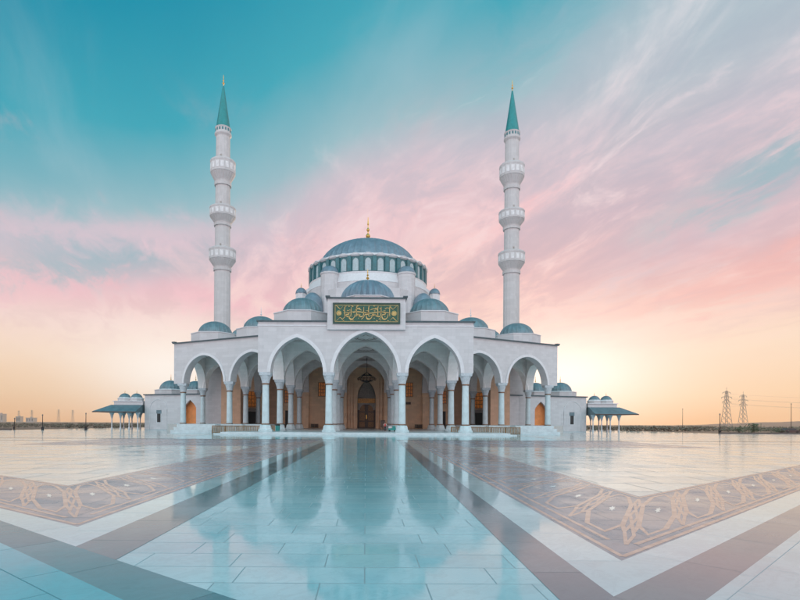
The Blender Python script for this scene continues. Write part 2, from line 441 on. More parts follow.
SP, AS, AC = 10.85, 17.0, 18.0       # spring line, apex of side and centre arches
def arch_pts(a, rise, n=14):
    """pointed two-centre arch, from (-a,0) over (0,rise) to (a,0)"""
    c = (rise * rise - a * a) / (2 * a); rad = a + c
    t1 = math.asin(rise / rad); L = []
    for i in range(n + 1):
        t = t1 * i / n; L.append((c - rad * math.cos(t), rad * math.sin(t)))
    return L + [(-x, z) for x, z in L[-2::-1]]
def arch_wall(mb, p, q, spans, z_top, th, z_b=SP):
    """wall from plan point p to q with openings spans=(s_mid, half width, apex z)"""
    p, q = Vector(p), Vector(q); L = (q - p).length; d = (q - p) / L; nrm = Vector((-d.y, d.x))
    prof = [(0, z_b)]
    for sm_, a, za in spans:
        prof += [(sm_ + x, z_b + z) for x, z in arch_pts(a, za - z_b)]
    prof += [(L, z_b), (L, z_top), (0, z_top)]
    n = len(prof); vs = []
    for k in (-1, 1):
        for s_, z in prof:
            w = p + d * s_ + nrm * (th / 2 * k); vs.append((w.x, w.y, z))
    mb.add(vs, [tuple(range(n)), tuple(range(n, 2 * n))[::-1]] + [(i, n + i, n + (i + 1) % n, (i + 1) % n) for i in range(n)])
    return mb
def archivolt(mb, p, q, sm_, a, za, face, w=.62, out=.14, z_b=SP):
    """raised moulding round an opening, on the side the vector face points to"""
    p, q = Vector(p), Vector(q); d = (q - p).normalized(); f = Vector(face).normalized()
    inn = arch_pts(a, za - z_b); n = len(inn); ou = []
    for i, (x, z) in enumerate(inn):
        x0, z0 = inn[max(0, i - 1)]; x1, z1 = inn[min(n - 1, i + 1)]
        tx, tz = x1 - x0, z1 - z0; l = math.hypot(tx, tz); ou.append((x - tz / l * w, z + tx / l * w))
    vs = []
    for pr, o in ((inn, 0), (inn, out), (ou, out), (ou, 0)):
        for x, z in pr:
            u = p + d * (sm_ + x) + f * o; vs.append((u.x, u.y, z_b + z))
    fs = [(k * n + i, k * n + i + 1, (k + 1) * n + i + 1, (k + 1) * n + i) for k in range(3) for i in range(n - 1)]
    mb.add(vs, fs); return mb

# --- one column with its parts, then copies
proto = {}
def column(x, y, z):
    if not proto:
        sh = obj('column', MB().lathe([(.66, 1.2), (.64, 2.0), (.60, 6), (.57, 8.4 )], 24), M['aqua'], mosque, at=(x, y, z))
        ped = MB().lathe([(1.30, 0), (1.30, .32), (1.12, .42), (1.02, .9), (.95, 1.06), (.80, 1.2)], 8, rot=PI / 8, smooth=False)
        o = obj('pedestal', ped, M['aqua'], sh, at=(x, y, z))
        o = obj('collar', MB().lathe([(.70, 1.2), (.76, 1.26), (.76, 1.36), (.70, 1.42)], 24), M['bronze'], sh, at=(x, y, z))
        o = obj('collar', MB().lathe([(.60, 8.3), (.70, 8.38), (.70, 8.5), (.60, 8.58)], 24), M['bronze'], sh, at=(x, y, z))
        cp = MB(); tiers = [(.64, .72, 8.58, 8.95), (.72, .80, 9.0, 9.3), (.84, .90, 9.34, 9.62), (.94, 1.0, 9.66, 9.9)]
        for k, (a, b, z0, z1) in enumerate(tiers):
            cp.lathe([(a, z0), (b, z1)], 16, rot=(k % 2) * PI / 16, flute=.07, smooth=False)
        cp.lathe([(.63, 8.5), (.70, 9.0), (.8, 9.35), (.9, 9.66), (.98, 9.94)], 16)
        cp.lathe([(1.32, 9.9), (1.42, 10.05), (1.42, 10.47)], 4, rot=PI / 4, smooth=False)
        obj('capital', cp, M['capital'], sh, at=(x, y, z))
        proto['c'] = sh; return sh
    return inst(proto['c'], mosque, (x, y, z))
YR = [92.4, 107.9, 123.6, 139.4]
XC = [-17.75, -6.5, 6.5, 17.75]
for y in YR:
    for x in XC: column(x, y, FL if y < 100 or abs(x) < 10 else FL)
WB1, WC1 = (29.8, 114.0), (42.2, 120.4)
WB2, WC2, WB3 = (29.8, 129.4), (42.5, 136.0), (29.8, 144.4)
for s in (-1, 1):
    for x, y in (WB1, WC1, WB2, WC2, WB3): column(x * s, y, FL)

# --- portico front
PT = 19.75
mb = MB(); arch_wall(mb, (-18.95, 92.4), (18.95, 92.4), [(18.95 - 12.12, 4.62, AS), (18.95, 5.62, AC), (18.95 + 12.12, 4.62, AS)], PT, 1.9)
pw = part('portico_wall', mb, M['white'], tri=True)
for sm_, a, za in ((6.83, 4.62, AS), (18.95, 5.62, AC), (31.07, 4.62, AS)):
    part('archivolt', archivolt(MB(), (-18.95, 91.45), (18.95, 91.45), sm_, a, za, (0, -1)), M['white_plain'], pw)
part('cornice', MB().box(-19.2, -6.95, 91.15, 92.4, PT, PT + .22).box(6.95, 19.2, 91.15, 92.4, PT, PT + .22)
     .box(-19.2, -18.0, 92.4, 107, PT, PT + .22).box(18.0, 19.2, 92.4, 107, PT, PT + .22), M['flash'], pw)
part('string_course', MB().box(-19.05, -6.9, 91.36, 91.448, PT - .75, PT - .55).box(6.9, 19.05, 91.36, 91.448, PT - .75, PT - .55), M['white_plain'], pw)
# --- raised sign block over the middle arch
sb = part('sign_block', MB().box(-6.75, 6.95, 91.0, 96.5, PT - 1.4, 23.75), M['white'])
part('cornice', MB().box(-6.98, 7.18, 90.75, 96.7, 23.75, 23.98).box(-7.1, -6.3, 90.6, 91.4, 23.98, 24.2).box(6.5, 7.3, 90.6, 91.4, 23.98, 24.2), M['flash'], sb)
# sign with writing
sx0, sx1, sz0, sz1, sy = -5.78, 5.98, 19.32, 22.98, 90.998
sg = part('sign_panel', MB().box(sx0, sx1, sy - .16, sy, sz0, sz1), M['sign'])
fr = MB()
for d, w in ((0.0, .22), (.36, .07)):
    a0, a1, b0, b1 = sx0 + d, sx1 - d, sz0 + d, sz1 - d
    for (x0, x1, z0, z1) in ((a0, a1, b0, b0 + w), (a0, a1, b1 - w, b1), (a0, a0 + w, b0 + w, b1 - w), (a1 - w, a1, b0 + w, b1 - w)):
        fr.box(x0, x1, sy - (.26 if d == 0 else .19), sy - .162, z0, z1, mi=0 if d == 0 else 1)
part('border', fr, [M['sign_edge'], M['gilt']], sg)
def ink(mb, pts, w0=.10, y=None, thick=.05):
    """a pen stroke: ribbon of varying width standing proud of the panel"""
    y = sy - .165 if y is None else y
    # Catmull-Rom
    P_ = [pts[0]] + list(pts) + [pts[-1]]; C = []
    for i in range(1, len(P_) - 2):
        for k in range(6):
            t = k / 6; p0, p1, p2, p3 = P_[i - 1:i + 3]
            C.append(tuple(.5 * ((2 * p1[j]) + (-p0[j] + p2[j]) * t + (2 * p0[j] - 5 * p1[j] + 4 * p2[j] - p3[j]) * t * t + (-p0[j] + 3 * p1[j] - 3 * p2[j] + p3[j]) * t ** 3) for j in (0, 1)))
    C.append(pts[-1]); n = len(C); L = []; Rt = []
    for i, p in enumerate(C):
        a = C[max(0, i - 1)]; b = C[min(n - 1, i + 1)]; dx, dz = b[0] - a[0], b[1] - a[1]; l = math.hypot(dx, dz) or 1
        nx, nz = -dz / l, dx / l
        w = w0 * (.35 + .65 * abs(nx * .5 + nz * .86)) * (.45 + .55 * min(1, 5 * min(i, n - 1 - i) / n))
        L.append((p[0] + nx * w, p[1] + nz * w)); Rt.append((p[0] - nx * w, p[1] - nz * w))
    vs = [(x, y - thick, z) for x, z in L] + [(x, y - thick, z) for x, z in Rt] + [(x, y, z) for x, z in L] + [(x, y, z) for x, z in Rt]
    fs = []
    for i in range(n - 1):
        fs += [(i, i + 1, n + i + 1, n + i), (i, 2 * n + i, 2 * n + i + 1, i + 1), (n + i, n + i + 1, 3 * n + i + 1, 3 * n + i)]
    mb.add(vs, fs)
cal = MB(); rnd = random.Random(21)
x = 4.15
def dot(x, z, s=.085):
    y0 = sy - .165
    cal.add([(x - s, y0 - .05, z), (x, y0 - .05, z + s), (x + s, y0 - .05, z), (x, y0 - .05, z - s), (x - s, y0, z), (x, y0, z + s), (x + s, y0, z), (x, y0, z - s)],
            [(0, 1, 2, 3), (0, 1, 5, 4), (1, 2, 6, 5), (2, 3, 7, 6), (3, 0, 4, 7)])
zb, zt = 20.25, 22.35
k = 0
while x > -3.85:
    kind = (0, 1, 3, 2, 0, 4, 1, 0, 3, 2, 4, 0, 1, 2, 3, 0, 0, 4)[k % 18]; k += 1
    j = rnd.uniform(-.08, .08)
    if kind == 0:      # upright with a pen head
        ink(cal, [(x + .09, zt + j - .12), (x, zt + j), (x - .02, 21.4), (x + .01, zb + .35)], .095); x -= .32
    elif kind == 1:    # deep bowl
        ink(cal, [(x + .05, 21.0 + j), (x - .05, 20.55), (x - .45, 20.12 + j), (x - .9, 20.25), (x - 1.05, 20.75)], .12); dot(x - .5, 20.62); x -= .62
    elif kind == 2:    # tall letter joined to a sweep
        ink(cal, [(x, zt - .05 + j), (x - .03, 21.2), (x - .10, 20.75), (x - .5, 20.6 + j), (x - 1.1, 20.85)], .105); x -= .58
    elif kind == 3:    # looped head with a tail swinging below
        ink(cal, [(x - .1, 21.15 + j), (x + .1, 21.3), (x + .18, 21.05), (x - .05, 20.95), (x - .35, 20.9), (x - .6, 20.45), (x - 1.0, 20.1)], .105); dot(x - .1, 21.62); dot(x + .12, 21.62); x -= .55
    else:              # teeth on the baseline, with a long overline
        ink(cal, [(x, 21.0), (x - .12, 20.72), (x - .22, 21.0), (x - .36, 20.72), (x - .48, 21.05), (x - .62, 20.7), (x - .95, 20.75 + j)], .085)
        ink(cal, [(x + .2, 21.75 + j), (x - .4, 21.95), (x - 1.0, 21.7 + j)], .075); dot(x - .3, 20.3); x -= .66
for i in range(26):   # vowel marks
    mx, mz = rnd.uniform(-4.0, 4.2), rnd.choice([20.0, 21.4, 21.7, 22.1, 22.4]) + rnd.uniform(-.08, .08)
    ink(cal, [(mx, mz), (mx - .16, mz - .07), (mx - .3, mz + .03)], .05)
ink(cal, [(4.3, 21.2), (2.6, 21.42), (.6, 21.18), (-1.4, 21.42), (-3.9, 21.25)], .085)
part('calligraphy', cal, M['gilt'], sg)
for cx in (-4.72, 4.92):
    md = MB()
    for q in range(8):
        an = q * PI / 4; md.add([(cx + .16 * math.cos(an - .4), sy - .24, 21.15 + .16 * math.sin(an - .4)), (cx + .56 * math.cos(an), sy - .24, 21.15 + .56 * math.sin(an)),
                                 (cx + .16 * math.cos(an + .4), sy - .24, 21.15 + .16 * math.sin(an + .4)), (cx, sy - .30, 21.15)], [(0, 1, 2, 3)])
    ring = [(cx + .40 * math.cos(i * PI / 12), sy - .2, 21.15 + .40 * math.sin(i * PI / 12)) for i in range(24)]
    md.tube(ring, .075, 6, closed=True)
    md.add([(cx + .36 * math.cos(i * PI / 12), sy - .2, 21.15 + .36 * math.sin(i * PI / 12)) for i in range(24)], [range(24)])
    part('medallion', md, M['gilt'], sg)
    sx_ = 1 if cx > 0 else -1
    cn = MB()
    for sgn in (1, -1):
        ink(cn, [(cx + sx_ * .55, 21.15 + sgn * 1.4), (cx + sx_ * .1, 21.15 + sgn * 1.0), (cx - sx_ * .25, 21.15 + sgn * .75), (cx - sx_ * .75, 21.15 + sgn * 1.3)], .05)
    part('corner_scroll', cn, M['gilt'], sg)

# --- arcade arches inside
RT = 18.75
def arcade(p, q, apex, th=1.7, half=None):
    L = math.dist(p, q)
    return part('arcade_arch', arch_wall(MB(), p, q, [(L / 2, half or L / 2 - .98, apex)], RT, th), M['arcade'], tri=True)
for y in YR[1:]:
    for i, ap in ((0, AS), (1, AC), (2, AS)): arcade((XC[i], y), (XC[i + 1], y), ap)
for x in XC:
    for i in range(3):
        a, b = (YR[i] + (.95 if i == 0 else 0)), YR[i + 1]
        L = b - a
        arcade((x, a), (x, b), 16.8, th=1.9, half=L / 2 - 1.05)
    arcade((x, YR[3]), (x, 155), 16.8, th=1.9)
wing_dir = Vector((26.33, 13.6)).normalized()
for s in (-1, 1):
    f = lambda p: (p[0] * s, p[1])
    p0 = Vector((17.75, 107.9)); p1 = p0 + wing_dir * 29.62
    ls = [(Vector(WB1) - p0).length, (Vector(WC1) - p0).length]
    sp = [((0 + ls[0]) / 2, ls[0] / 2 - 1.02, AS), ((ls[0] + ls[1]) / 2, (ls[1] - ls[0]) / 2 - 1.02, AS)]
    WT = 20.1
    ww = part('wing_wall', arch_wall(MB(), f(p0), f(p1), sp, WT, 1.8), M['white'], tri=True)
    nrm = Vector((wing_dir.y, -wing_dir.x))
    pa, pb = p0 + nrm * .9, p1 + nrm * .9
    for sm_, a, za in sp:
        part('archivolt', archivolt(MB(), f(pa), f(pb), sm_, a, za, (nrm.x * s, nrm.y), w=.55), M['white_plain'], ww)
    c_ = (p0 + p1) / 2 + nrm * .55 + wing_dir * .5
    part('cornice', MB().obox(f(c_), (wing_dir.x * s, wing_dir.y), 14.5, .75, WT, WT + .22)
         .obox(f(p1 + nrm * .85), (wing_dir.x * s, wing_dir.y), .42, .42, WT + .222, WT + .5), M['flash'], ww)
    part('parapet', MB().box(*sorted((42.0 * s, 43.4 * s)), 122.2, 158, RT + .21, WT - .02), M['white'])
    arcade(f((17.75, 123.6)), f(WB2), AS); arcade(f(WB2), f(WC2), AS); arcade(f((17.75, 139.4)), f(WB3), AS)
    arcade(f(WB1), f(WB2), 16.6); arcade(f(WB2), f(WB3), 16.6)
    arcade(f((42.5, 121.6)), f(WC2), 16.6, th=2.0, half=6.2)
# --- ceilings, one per bay, with geometric wooden lines
def ceiling(quad, z=RT - .25):
    c = part('ceiling', MB().poly(quad, z, z + .35), M['ceil'])
    def B(u, v): return lerp(lerp(quad[0], quad[1], u), lerp(quad[3], quad[2], u), v)
    g = MB()
    for a in (.16, .24): strip(g, [B(a, a), B(1 - a, a), B(1 - a, 1 - a), B(a, 1 - a)], .32, z - .02, True)
    strip(g, [B(.5, .24), B(.76, .5), B(.5, .76), B(.24, .5)], .28, z - .024, True)
    st = []
    for q in range(16):
        rr = .20 if q % 2 == 0 else .12; an = q * PI / 8; st.append(B(.5 + rr * math.cos(an), .5 + rr * math.sin(an)))
    strip(g, st, .2, z - .028, True)
    part('ceiling_lattice', g, M['ceil_line'], c)
YA = YR + [155]
for i in range(4):
    for k in range(3): ceiling([(XC[k], YA[i]), (XC[k + 1], YA[i]), (XC[k + 1], YA[i + 1]), (XC[k], YA[i + 1])])
for s in (-1, 1):
    f = lambda p: (p[0] * s, p[1])
    for q in ([(17.75, 107.9), WB1, WB2, (17.75, 123.6)], [WB1, WC1, WC2, WB2], [(17.75, 123.6), WB2, WB3, (17.75, 139.4)],
              [(17.75, 139.4), WB3, (29.8, 155), (17.75, 155)], [WB2, WC2, (42.5, 155), (29.8, 155)]):
        ceiling([f(p) for p in q])
# roof
part('roof', MB().poly([(-18.6, 93), (18.6, 93), (18.6, 108), (43.2, 121), (43.2, 158), (-43.2, 158), (-43.2, 121), (-18.6, 108)], RT + .12, RT + .2), M['white_plain'], tri=True)

# --- inner walls
iw = part('inner_wall', arch_wall(MB(), (-42, 156), (42, 156), [(42.3, 2.75, 15.0)], RT, 2.0, z_b=9.4), M['tan'], tri=True)
part('inner_wall', MB().box(-42, -2.45, 155, 157, FL, 9.4).box(3.05, 42, 155, 157, FL, 9.4), M['tan'])
for s in (-1, 1):
    part('side_wall', MB().box(32.2 * s, 37.2 * s, 134, 136.6, FL, RT - .3) if s > 0 else MB().box(-37.2, -32.2, 134, 136.6, FL, RT - .3), M['brown'])
    part('side_wall', MB().box(*sorted((24.6 * s, 29.2 * s)), 154.2, 154.99, FL, RT - .3), M['brown'])
    for x in (17.75, 6.5):
        part('pilaster', MB().box(x * s - .95, x * s + .95, 153.6, 154.99, FL, SP + .1).box(x * s - 1.1, x * s + 1.1, 153.4, 154.99, SP - .5, SP), M['tan'])
    for i, w in enumerate((3.5, 4.35, 5.2)):
        part('pilaster', MB().box(.3 + s * w - .26, .3 + s * w + .26, 154.55 - .12 * (i % 2), 154.99, FL, 15.4), M['tan'])
part('portal_cornice', MB().box(-5.4, 6.0, 154.3, 154.98, 15.4, 15.9), M['tan'])
# niche with stalactite hood, gilded panel and door
nb = part('niche', MB().box(-2.6, 3.2, 157.2, 157.5, FL, 15.4), M['muqarnas'])
hd = MB(); n_ = 9
for i in range(n_):
    z0 = 9.6 + i * .58; hw = 2.62 * (1 - (i / n_) ** 1.25)
    yb = 157.2; yf = 156.9 - i * .16
    m_ = max(1, int(hw / .3))
    for j in range(-m_, m_ + 1):
        cx = .3 + j * hw / max(m_, 1) * .92
        hd.lathe([(.02, 0), (.16, .2), (.2, .58)], 6, (cx, yf, z0))
    hd.box(.3 - hw, .3 + hw, yf, yb, z0 + .3, z0 + .58)
part('stalactite_hood', hd, M['muqarnas'], nb)
part('inscription_panel', MB().box(-2.35, 2.95, 156.6, 157.18, 8.0, 9.4).box(-2.2, 2.8, 156.5, 156.598, 8.15, 9.25), M['door_gold'], nb)
dr = part('door', MB().box(-2.35, 2.95, 156.85, 157.18, FL, 7.9), M['door'])
pn = MB()
for cx in (-1.05, 1.65):
    for z0, z1 in ((.8, 2.4), (2.7, 5.2), (5.5, 7.4)):
        pn.box(cx - .85, cx + .85, 156.78, 156.848, z0, z1)
        pn.box(cx - .55, cx + .55, 156.72, 156.778, z0 + .3, z1 - .3)
part('door_panels', pn, M['door_dull'], dr)
part('door_arch', arch_wall(MB(), (-2.35, 156.7), (2.95, 156.7), [(2.65, 2.0, 7.6)], 7.98, .16, z_b=5.9), M['muqarnas'], dr, tri=True)
part('handle', MB().box(.16, .24, 156.6, 156.71, 3.2, 4.4).box(.36, .44, 156.6, 156.71, 3.2, 4.4), M['gold'], dr)
# amber windows, dark doorways, plaques
def wall_window(cx, hw, z0, z1, y=155):
    w = part('amber_window', MB().box(cx - hw, cx + hw, y - .1, y - .002, z0, z1), M['amber'])
    g = MB()
    for k in range(4): xx = cx - hw + 2 * hw * k / 3; g.box(xx - .07, xx + .07, y - .16, y - .102, z0, z1)
    for k in range(5): zz = z0 + (z1 - z0) * k / 4; g.box(cx - hw - .07, cx + hw + .07, y - .22, y - .162, zz - .07, zz + .07)
    part('lattice', g, M['door'], w)
for s in (-1, 1):
    wall_window(13.0 * s, 1.0, 9.9, 14.0); wall_window(23.2 * s, .85, 7.9, 11.6); wall_window(34.0 * s - .5 * s, 1.5, 6.6, 11.2)
    part('side_door', MB().box(23.2 * s - .7, 23.2 * s + .7, 154.9, 154.998, FL, 5.6), M['dark'])
    part('side_door', MB().box(33.5 * s - 1.4, 33.5 * s + 1.4, 154.9, 154.998, FL, 5.2), M['dark'])
    part('side_lintel', MB().box(33.5 * s - 1.7, 33.5 * s + 1.7, 154.7, 154.998, 5.2, 6.2), M['muqarnas'])
    part('wall_lamp', MB().ball((11.0 * s, 154.8, 6.6), .26).box(11.0 * s - .08, 11.0 * s + .08, 154.7, 154.99, 6.3, 6.45), M['black'])
part('plaque', MB().box(12.0, 13.5, 154.85, 154.99, 7.6, 8.3), M['door'])

# --- hall behind
part('hall', MB().box(-42, 42, 158.01, 235, 0, 20), M['white'])
def octa(mb, cx, cy, ap, z0, z1, ap1=None, n=8):
    k = 1 / math.cos(PI / n)
    return mb.lathe([(ap * k, z0), ((ap1 or ap) * k, z1)], n, (cx, cy, 0), rot=PI / n, smooth=False)
HC = (0.6, 190)
part('hall_tier', octa(MB(), *HC, 24.5, 20, 45), M['white'])
part('hall_tier', octa(MB(), *HC, 22.0, 45.002, 48, n=32), M['white'])
part('roof_slope', octa(MB(), *HC, 22.1, 48.002, 50.9, 21.2, n=32), M['white_plain'])
dm = part('drum', MB().lathe([(21.0, 50.8), (21.2, 51.2), (20.8, 51.3), (20.8, 56.6)], 64, (*HC, 0)), M['drum_panel'])
cw = MB().lathe([(21.0, 56.4), (21.5, 56.8), (21.5, 57.2), (20.9, 57.5), (17.0, 57.7)], 64, (*HC, 0))
part('cornice', cw, M['white_plain'], dm)
sill = MB().lathe([(21.2, 50.7), (21.35, 51.0), (21.35, 51.35), (20.9, 51.4)], 64, (*HC, 0), cap=False); part('sill', sill, M['white_plain'], dm)
for i in range(32):
    an = 2 * PI * i / 32 - PI / 2; ca, sa = math.cos(an), math.sin(an); ax = (-sa, ca)
    def W(t, r, z, ca=ca, sa=sa, ax=ax): return (HC[0] + ca * r + ax[0] * t, HC[1] + sa * r + ax[1] * t, z)
    wn = MB(); prof = [(-.95, 51.7), (.95, 51.7), (.95, 55.0), (.6, 55.6), (0, 55.9), (-.6, 55.6), (-.95, 55.0)]
    wn.add([W(t, 20.86, z) for t, z in prof] + [W(t, 20.6, z) for t, z in prof], [range(7)] + [(i_, 7 + i_, 7 + (i_ + 1) % 7, (i_ + 1) % 7) for i_ in range(7)])
    part('window', wn, M['pane'], dm)
sc = MB()
for i in range(32):
    an = 2 * PI * (i + .5) / 32 - PI / 2; ca, sa = math.cos(an), math.sin(an)
    part('pier', MB().obox((HC[0] + ca * 21.0, HC[1] + sa * 21.0), (-sa, ca), .62, .42, 51.42, 56.42), M['drum_panel'], dm)
    an = 2 * PI * i / 32 - PI / 2; ca, sa = math.cos(an), math.sin(an)
    pts = [(HC[0] + math.cos(an + t * .098) * 21.5, HC[1] + math.sin(an + t * .098) * 21.45, 56.6 + .75 * math.cos(t * PI / 2)) for t in (-1, -.6, -.2, .2, .6, 1)]
    sc.tube(pts, .15, 6)
part('scalloped_trim', sc, M['white_plain'], dm)

FIN = [(.30, 0), (.34, .12), (.14, .3), (.12, .7), (.42, 1.0), (.5, 1.3), (.30, 1.65), (.12, 1.8), (.12, 2.1), (.30, 2.35), (.34, 2.55), (.18, 2.8), (.09, 2.95), (.09, 3.4), (.20, 3.6), (.14, 3.85), (.10, 4.3), (.05, 5.0)]
def finial(parent, x, y, z, h, m=None, wid=None):
    k = h / 5.0; w = wid or k
    return obj('finial', MB().lathe([(r * w, zz * k) for r, zz in FIN], 10), m or M['gold'], parent, at=(x, y, z))
def dome_prof(a, b, n=14, bulge=0.0):
    return [(a * math.cos(PI / 2 * i / n) + .0, b * math.sin(PI / 2 * i / n)) for i in range(n)] + [(.01, b)]
def dome(name, x, y, z, a, b, m, ribs=16, rib=.03, seg=4, fin=0, parent=None, finm=None, drum=None, sky=1.0, owid=None, drum_m='white'):
    pr = [(a * 1.03, -.22), (a * 1.05, -.1), (a * 1.03, .02)] + dome_prof(a, b)
    o = obj(name, MB().lathe(pr, ribs * seg, (0, 0, 0), ribs=ribs, rib=rib, cap=False), m, parent or mosque, at=(x, y, z), sharp=14)
    if fin: finial(o, x, y, z + b - .05, fin, finm, owid)
    if drum:
        ap, z0, z1 = drum
        d = obj('drum', octa(MB(), 0, 0, ap, z0, z1), M[drum_m], o, at=(x, y, 0))
        obj('flashing', octa(MB(), 0, 0, ap + .12, z1, z1 + .16).lathe([((ap + .1), z1 + .16), (a * 1.06, z1 + .4)], 8, rot=PI / 8, smooth=False, cap=False), M['flash' if 0 else 'white_plain'], o, at=(x, y, 0))
    return o
dome('main_dome', *HC, 57.2, 17.6, 10.8, M['lead_grey'], ribs=48, rib=.014, seg=4, fin=9.2, owid=1.7)
# turrets against the drum
for s in (-1, 1):
    x, y = HC[0] + 12.6 * s, 171.2
    t_ = part('buttress_turret', MB().lathe([(2.95, 20.5), (2.95, 50.4), (3.2, 50.7), (3.2, 51.1), (2.9, 51.2)], 12, (x, y, 0), smooth=False), M['white'])
    obj('turret_cap', MB().lathe([(3.0, 0), (2.9, .5), (2.4, 1.5), (1.4, 2.2), (.01, 2.6)], 24, ribs=12, rib=.03, cap=False), M['lead_grey'], t_, at=(x, y, 51.15))
    x, y = HC[0] + 23.0 * s, 179.4
    cp = part('cupola', octa(MB(), x, y, 1.75, 40, 46.4), M['white_plain'])
    d_ = obj('cupola_dome', MB().lathe([(1.95, -.1)] + dome_prof(1.9, 2.0, 8), 24, ribs=8, rib=.02, cap=False), M['lead_grey'], cp, at=(x, y, 46.5))
    obj('finial', MB().lathe([(r * .36, zz * .36) for r, zz in FIN], 8), M['gold'], cp, at=(x, y, 48.4))
    part('half_dome', MB().lathe([(3.4, -4)] + dome_prof(3.4, 5.0), 32, (HC[0] + 18.0 * s, 169.6, 39.4), ribs=16, rib=.012, cap=False), M['lead_grey'])
    # stepped buttress running down from the drum
    bt = MB(); xa, xb = HC[0] + 18.5 * s, HC[0] + 23.4 * s
    bt.add([(xa, 184, 51.2), (xb, 184, 48.0), (xb, 184, 44), (xa, 184, 44), (xa, 186.4, 51.2), (xb, 186.4, 48.0), (xb, 186.4, 44), (xa, 186.4, 44)],
           [(0, 1, 2, 3), (4, 5, 6, 7), (0, 1, 5, 4), (1, 2, 6, 5), (2, 3, 7, 6), (3, 0, 4, 7)])
    part('sloped_buttress', bt, M['white_plain'])
# --- domes of the roof
dome('portico_dome', .3, 99.6, 25.2, 4.85, 4.0, M['lead_grey'], ribs=28, rib=.08, seg=4, fin=2.3, owid=.62, drum=(5.6, PT, 25.0))
for s in (-1, 1):
    dome('portico_dome', 12.2 * s, 100.2, 22.7, 3.75, 3.25, M['lead_teal'], ribs=24, seg=4, drum=(5.15, RT + .1, 22.5))
    dome('wing_dome', 36.2 * s, 125.0, 23.0, 3.9, 3.15, M['lead_teal'], ribs=24, seg=4, drum=(5.1, RT + .1, 22.8))
    dome('wing_dome', 23.9 * s, 118.6, 23.0, 3.9, 3.15, M['lead_teal'], ribs=24, seg=4, fin=2.2, owid=.4, drum=(5.1, RT + .1, 22.8), finm=M['white_plain'])
    dome('wing_dome', 33.2 * s, 142.0, 24.6, 3.7, 3.1, M['lead_teal'], ribs=24, seg=4, fin=2.2, owid=.4, drum=(4.8, RT + .1, 24.4), finm=M['white_plain'])
    dome('wing_dome', 23.9 * s, 134.0, 22.4, 3.7, 3.0, M['lead_teal'], ribs=24, seg=4, drum=(4.8, RT + .1, 22.2))

# ------------------------------------------------------------------ minarets
def minaret(x, y, label):
    r = empty('minaret', (x, y, 0), label, 'minaret', 'minarets')
    P_ = lambda n, mb, m, par=None: obj(n, mb, m, par or r, at=(x, y, 0))
    P_('base', MB().box(-3.75, 3.75, -3.75, 3.75, 0, 18.4).lathe([(3.9 * 1.2, 18.4), (2.5, 22.5)], 8, rot=PI / 8, smooth=False), M['white'])
    shafts = [(20, 43.4, 2.16), (43.4, 55.8, 2.03), (55.8, 67, 1.97), (67, 81, 1.88)]
    for z0, z1, q in shafts:
        P_('shaft', MB().lathe([(q * 1.02, z0), (q, z1)], 32, flute=.03, smooth=False), M['minaret'])
    for z0, z1, q in ((43.2, 49.2, 2.1), (55.4, 60.6, 2.03), (66.4, 73.3, 1.97)):
        h = z1 - z0
        b = P_('balcony', MB().lathe([(q * 1.14, z0), (q * 1.17, z0 + .12 * h), (q * 1.06, z0 + .15 * h), (q * 1.12, z0 + .2 * h)], 16, smooth=False), M['minaret'])
        for k in range(5):
            f0 = .20 + k * .055; P_('corbel', MB().lathe([(q * (1.12 + .105 * k), z0 + f0 * h), (q * (1.215 + .105 * k), z0 + (f0 + .05) * h), (q * (1.2 + .105 * k), z0 + (f0 + .0549) * h)], 48, flute=.035, smooth=False), M['minaret'], b)
        P_('parapet', MB().lathe([(q * 1.62, z0 + .475 * h), (q * 1.70, z0 + .5 * h), (q * 1.70, z0 + .88 * h), (q * 1.74, z0 + .9 * h), (q * 1.74, z0 + .96 * h), (q * 1.6, z0 + h), (q * 1.0, z0 + h)], 16, smooth=False), M['minaret'], b)
        sl = MB()
        for k in range(16):
            an = 2 * PI * (k + .5) / 16; ca, sa = math.cos(an), math.sin(an)
            sl.obox((ca * q * 1.675, sa * q * 1.675), (-sa, ca), .42, .05, z0 + .58 * h, z0 + .82 * h)
        P_('screen', sl, M['ceil'], b)
        for k in range(2): pass
        P_('doorway', MB().obox((.0, -q * .97), (1, 0), .2, .1, z1, z1 + 1.1), M['muqarnas'], b)
    rg = P_('collar', MB().lathe([(1.9, 79.8), (2.25, 80.3), (2.25, 80.7), (2.05, 81.0), (2.05, 81.9), (2.2, 82.2), (1.9, 82.4)], 16, smooth=False), M['minaret'])
    op = MB()
    for k in range(16):
        an = 2 * PI * (k + .5) / 16; op.obox((math.cos(an) * 2.02, math.sin(an) * 2.02), (-math.sin(an), math.cos(an)), .2, .05, 81.1, 81.8)
    P_('vent', op, M['drum_panel'], rg)
    P_('cone_roof', MB().lathe([(2.0, 82.3), (1.86, 82.45), (1.0, 88.3), (.18, 94.0)], 32, ribs=16, rib=.02), M['cone'])
    obj('finial', MB().lathe([(q * .62, z * .62) for q, z in FIN], 10), M['gold'], r, at=(x, y, 93.9))
    return r
minaret(-39.3, 142.2, 'tall white minaret with three balconies, standing farther from the twin pylons')
minaret(40.1, 143.6, 'tall white minaret with three balconies, standing nearer the twin pylons')

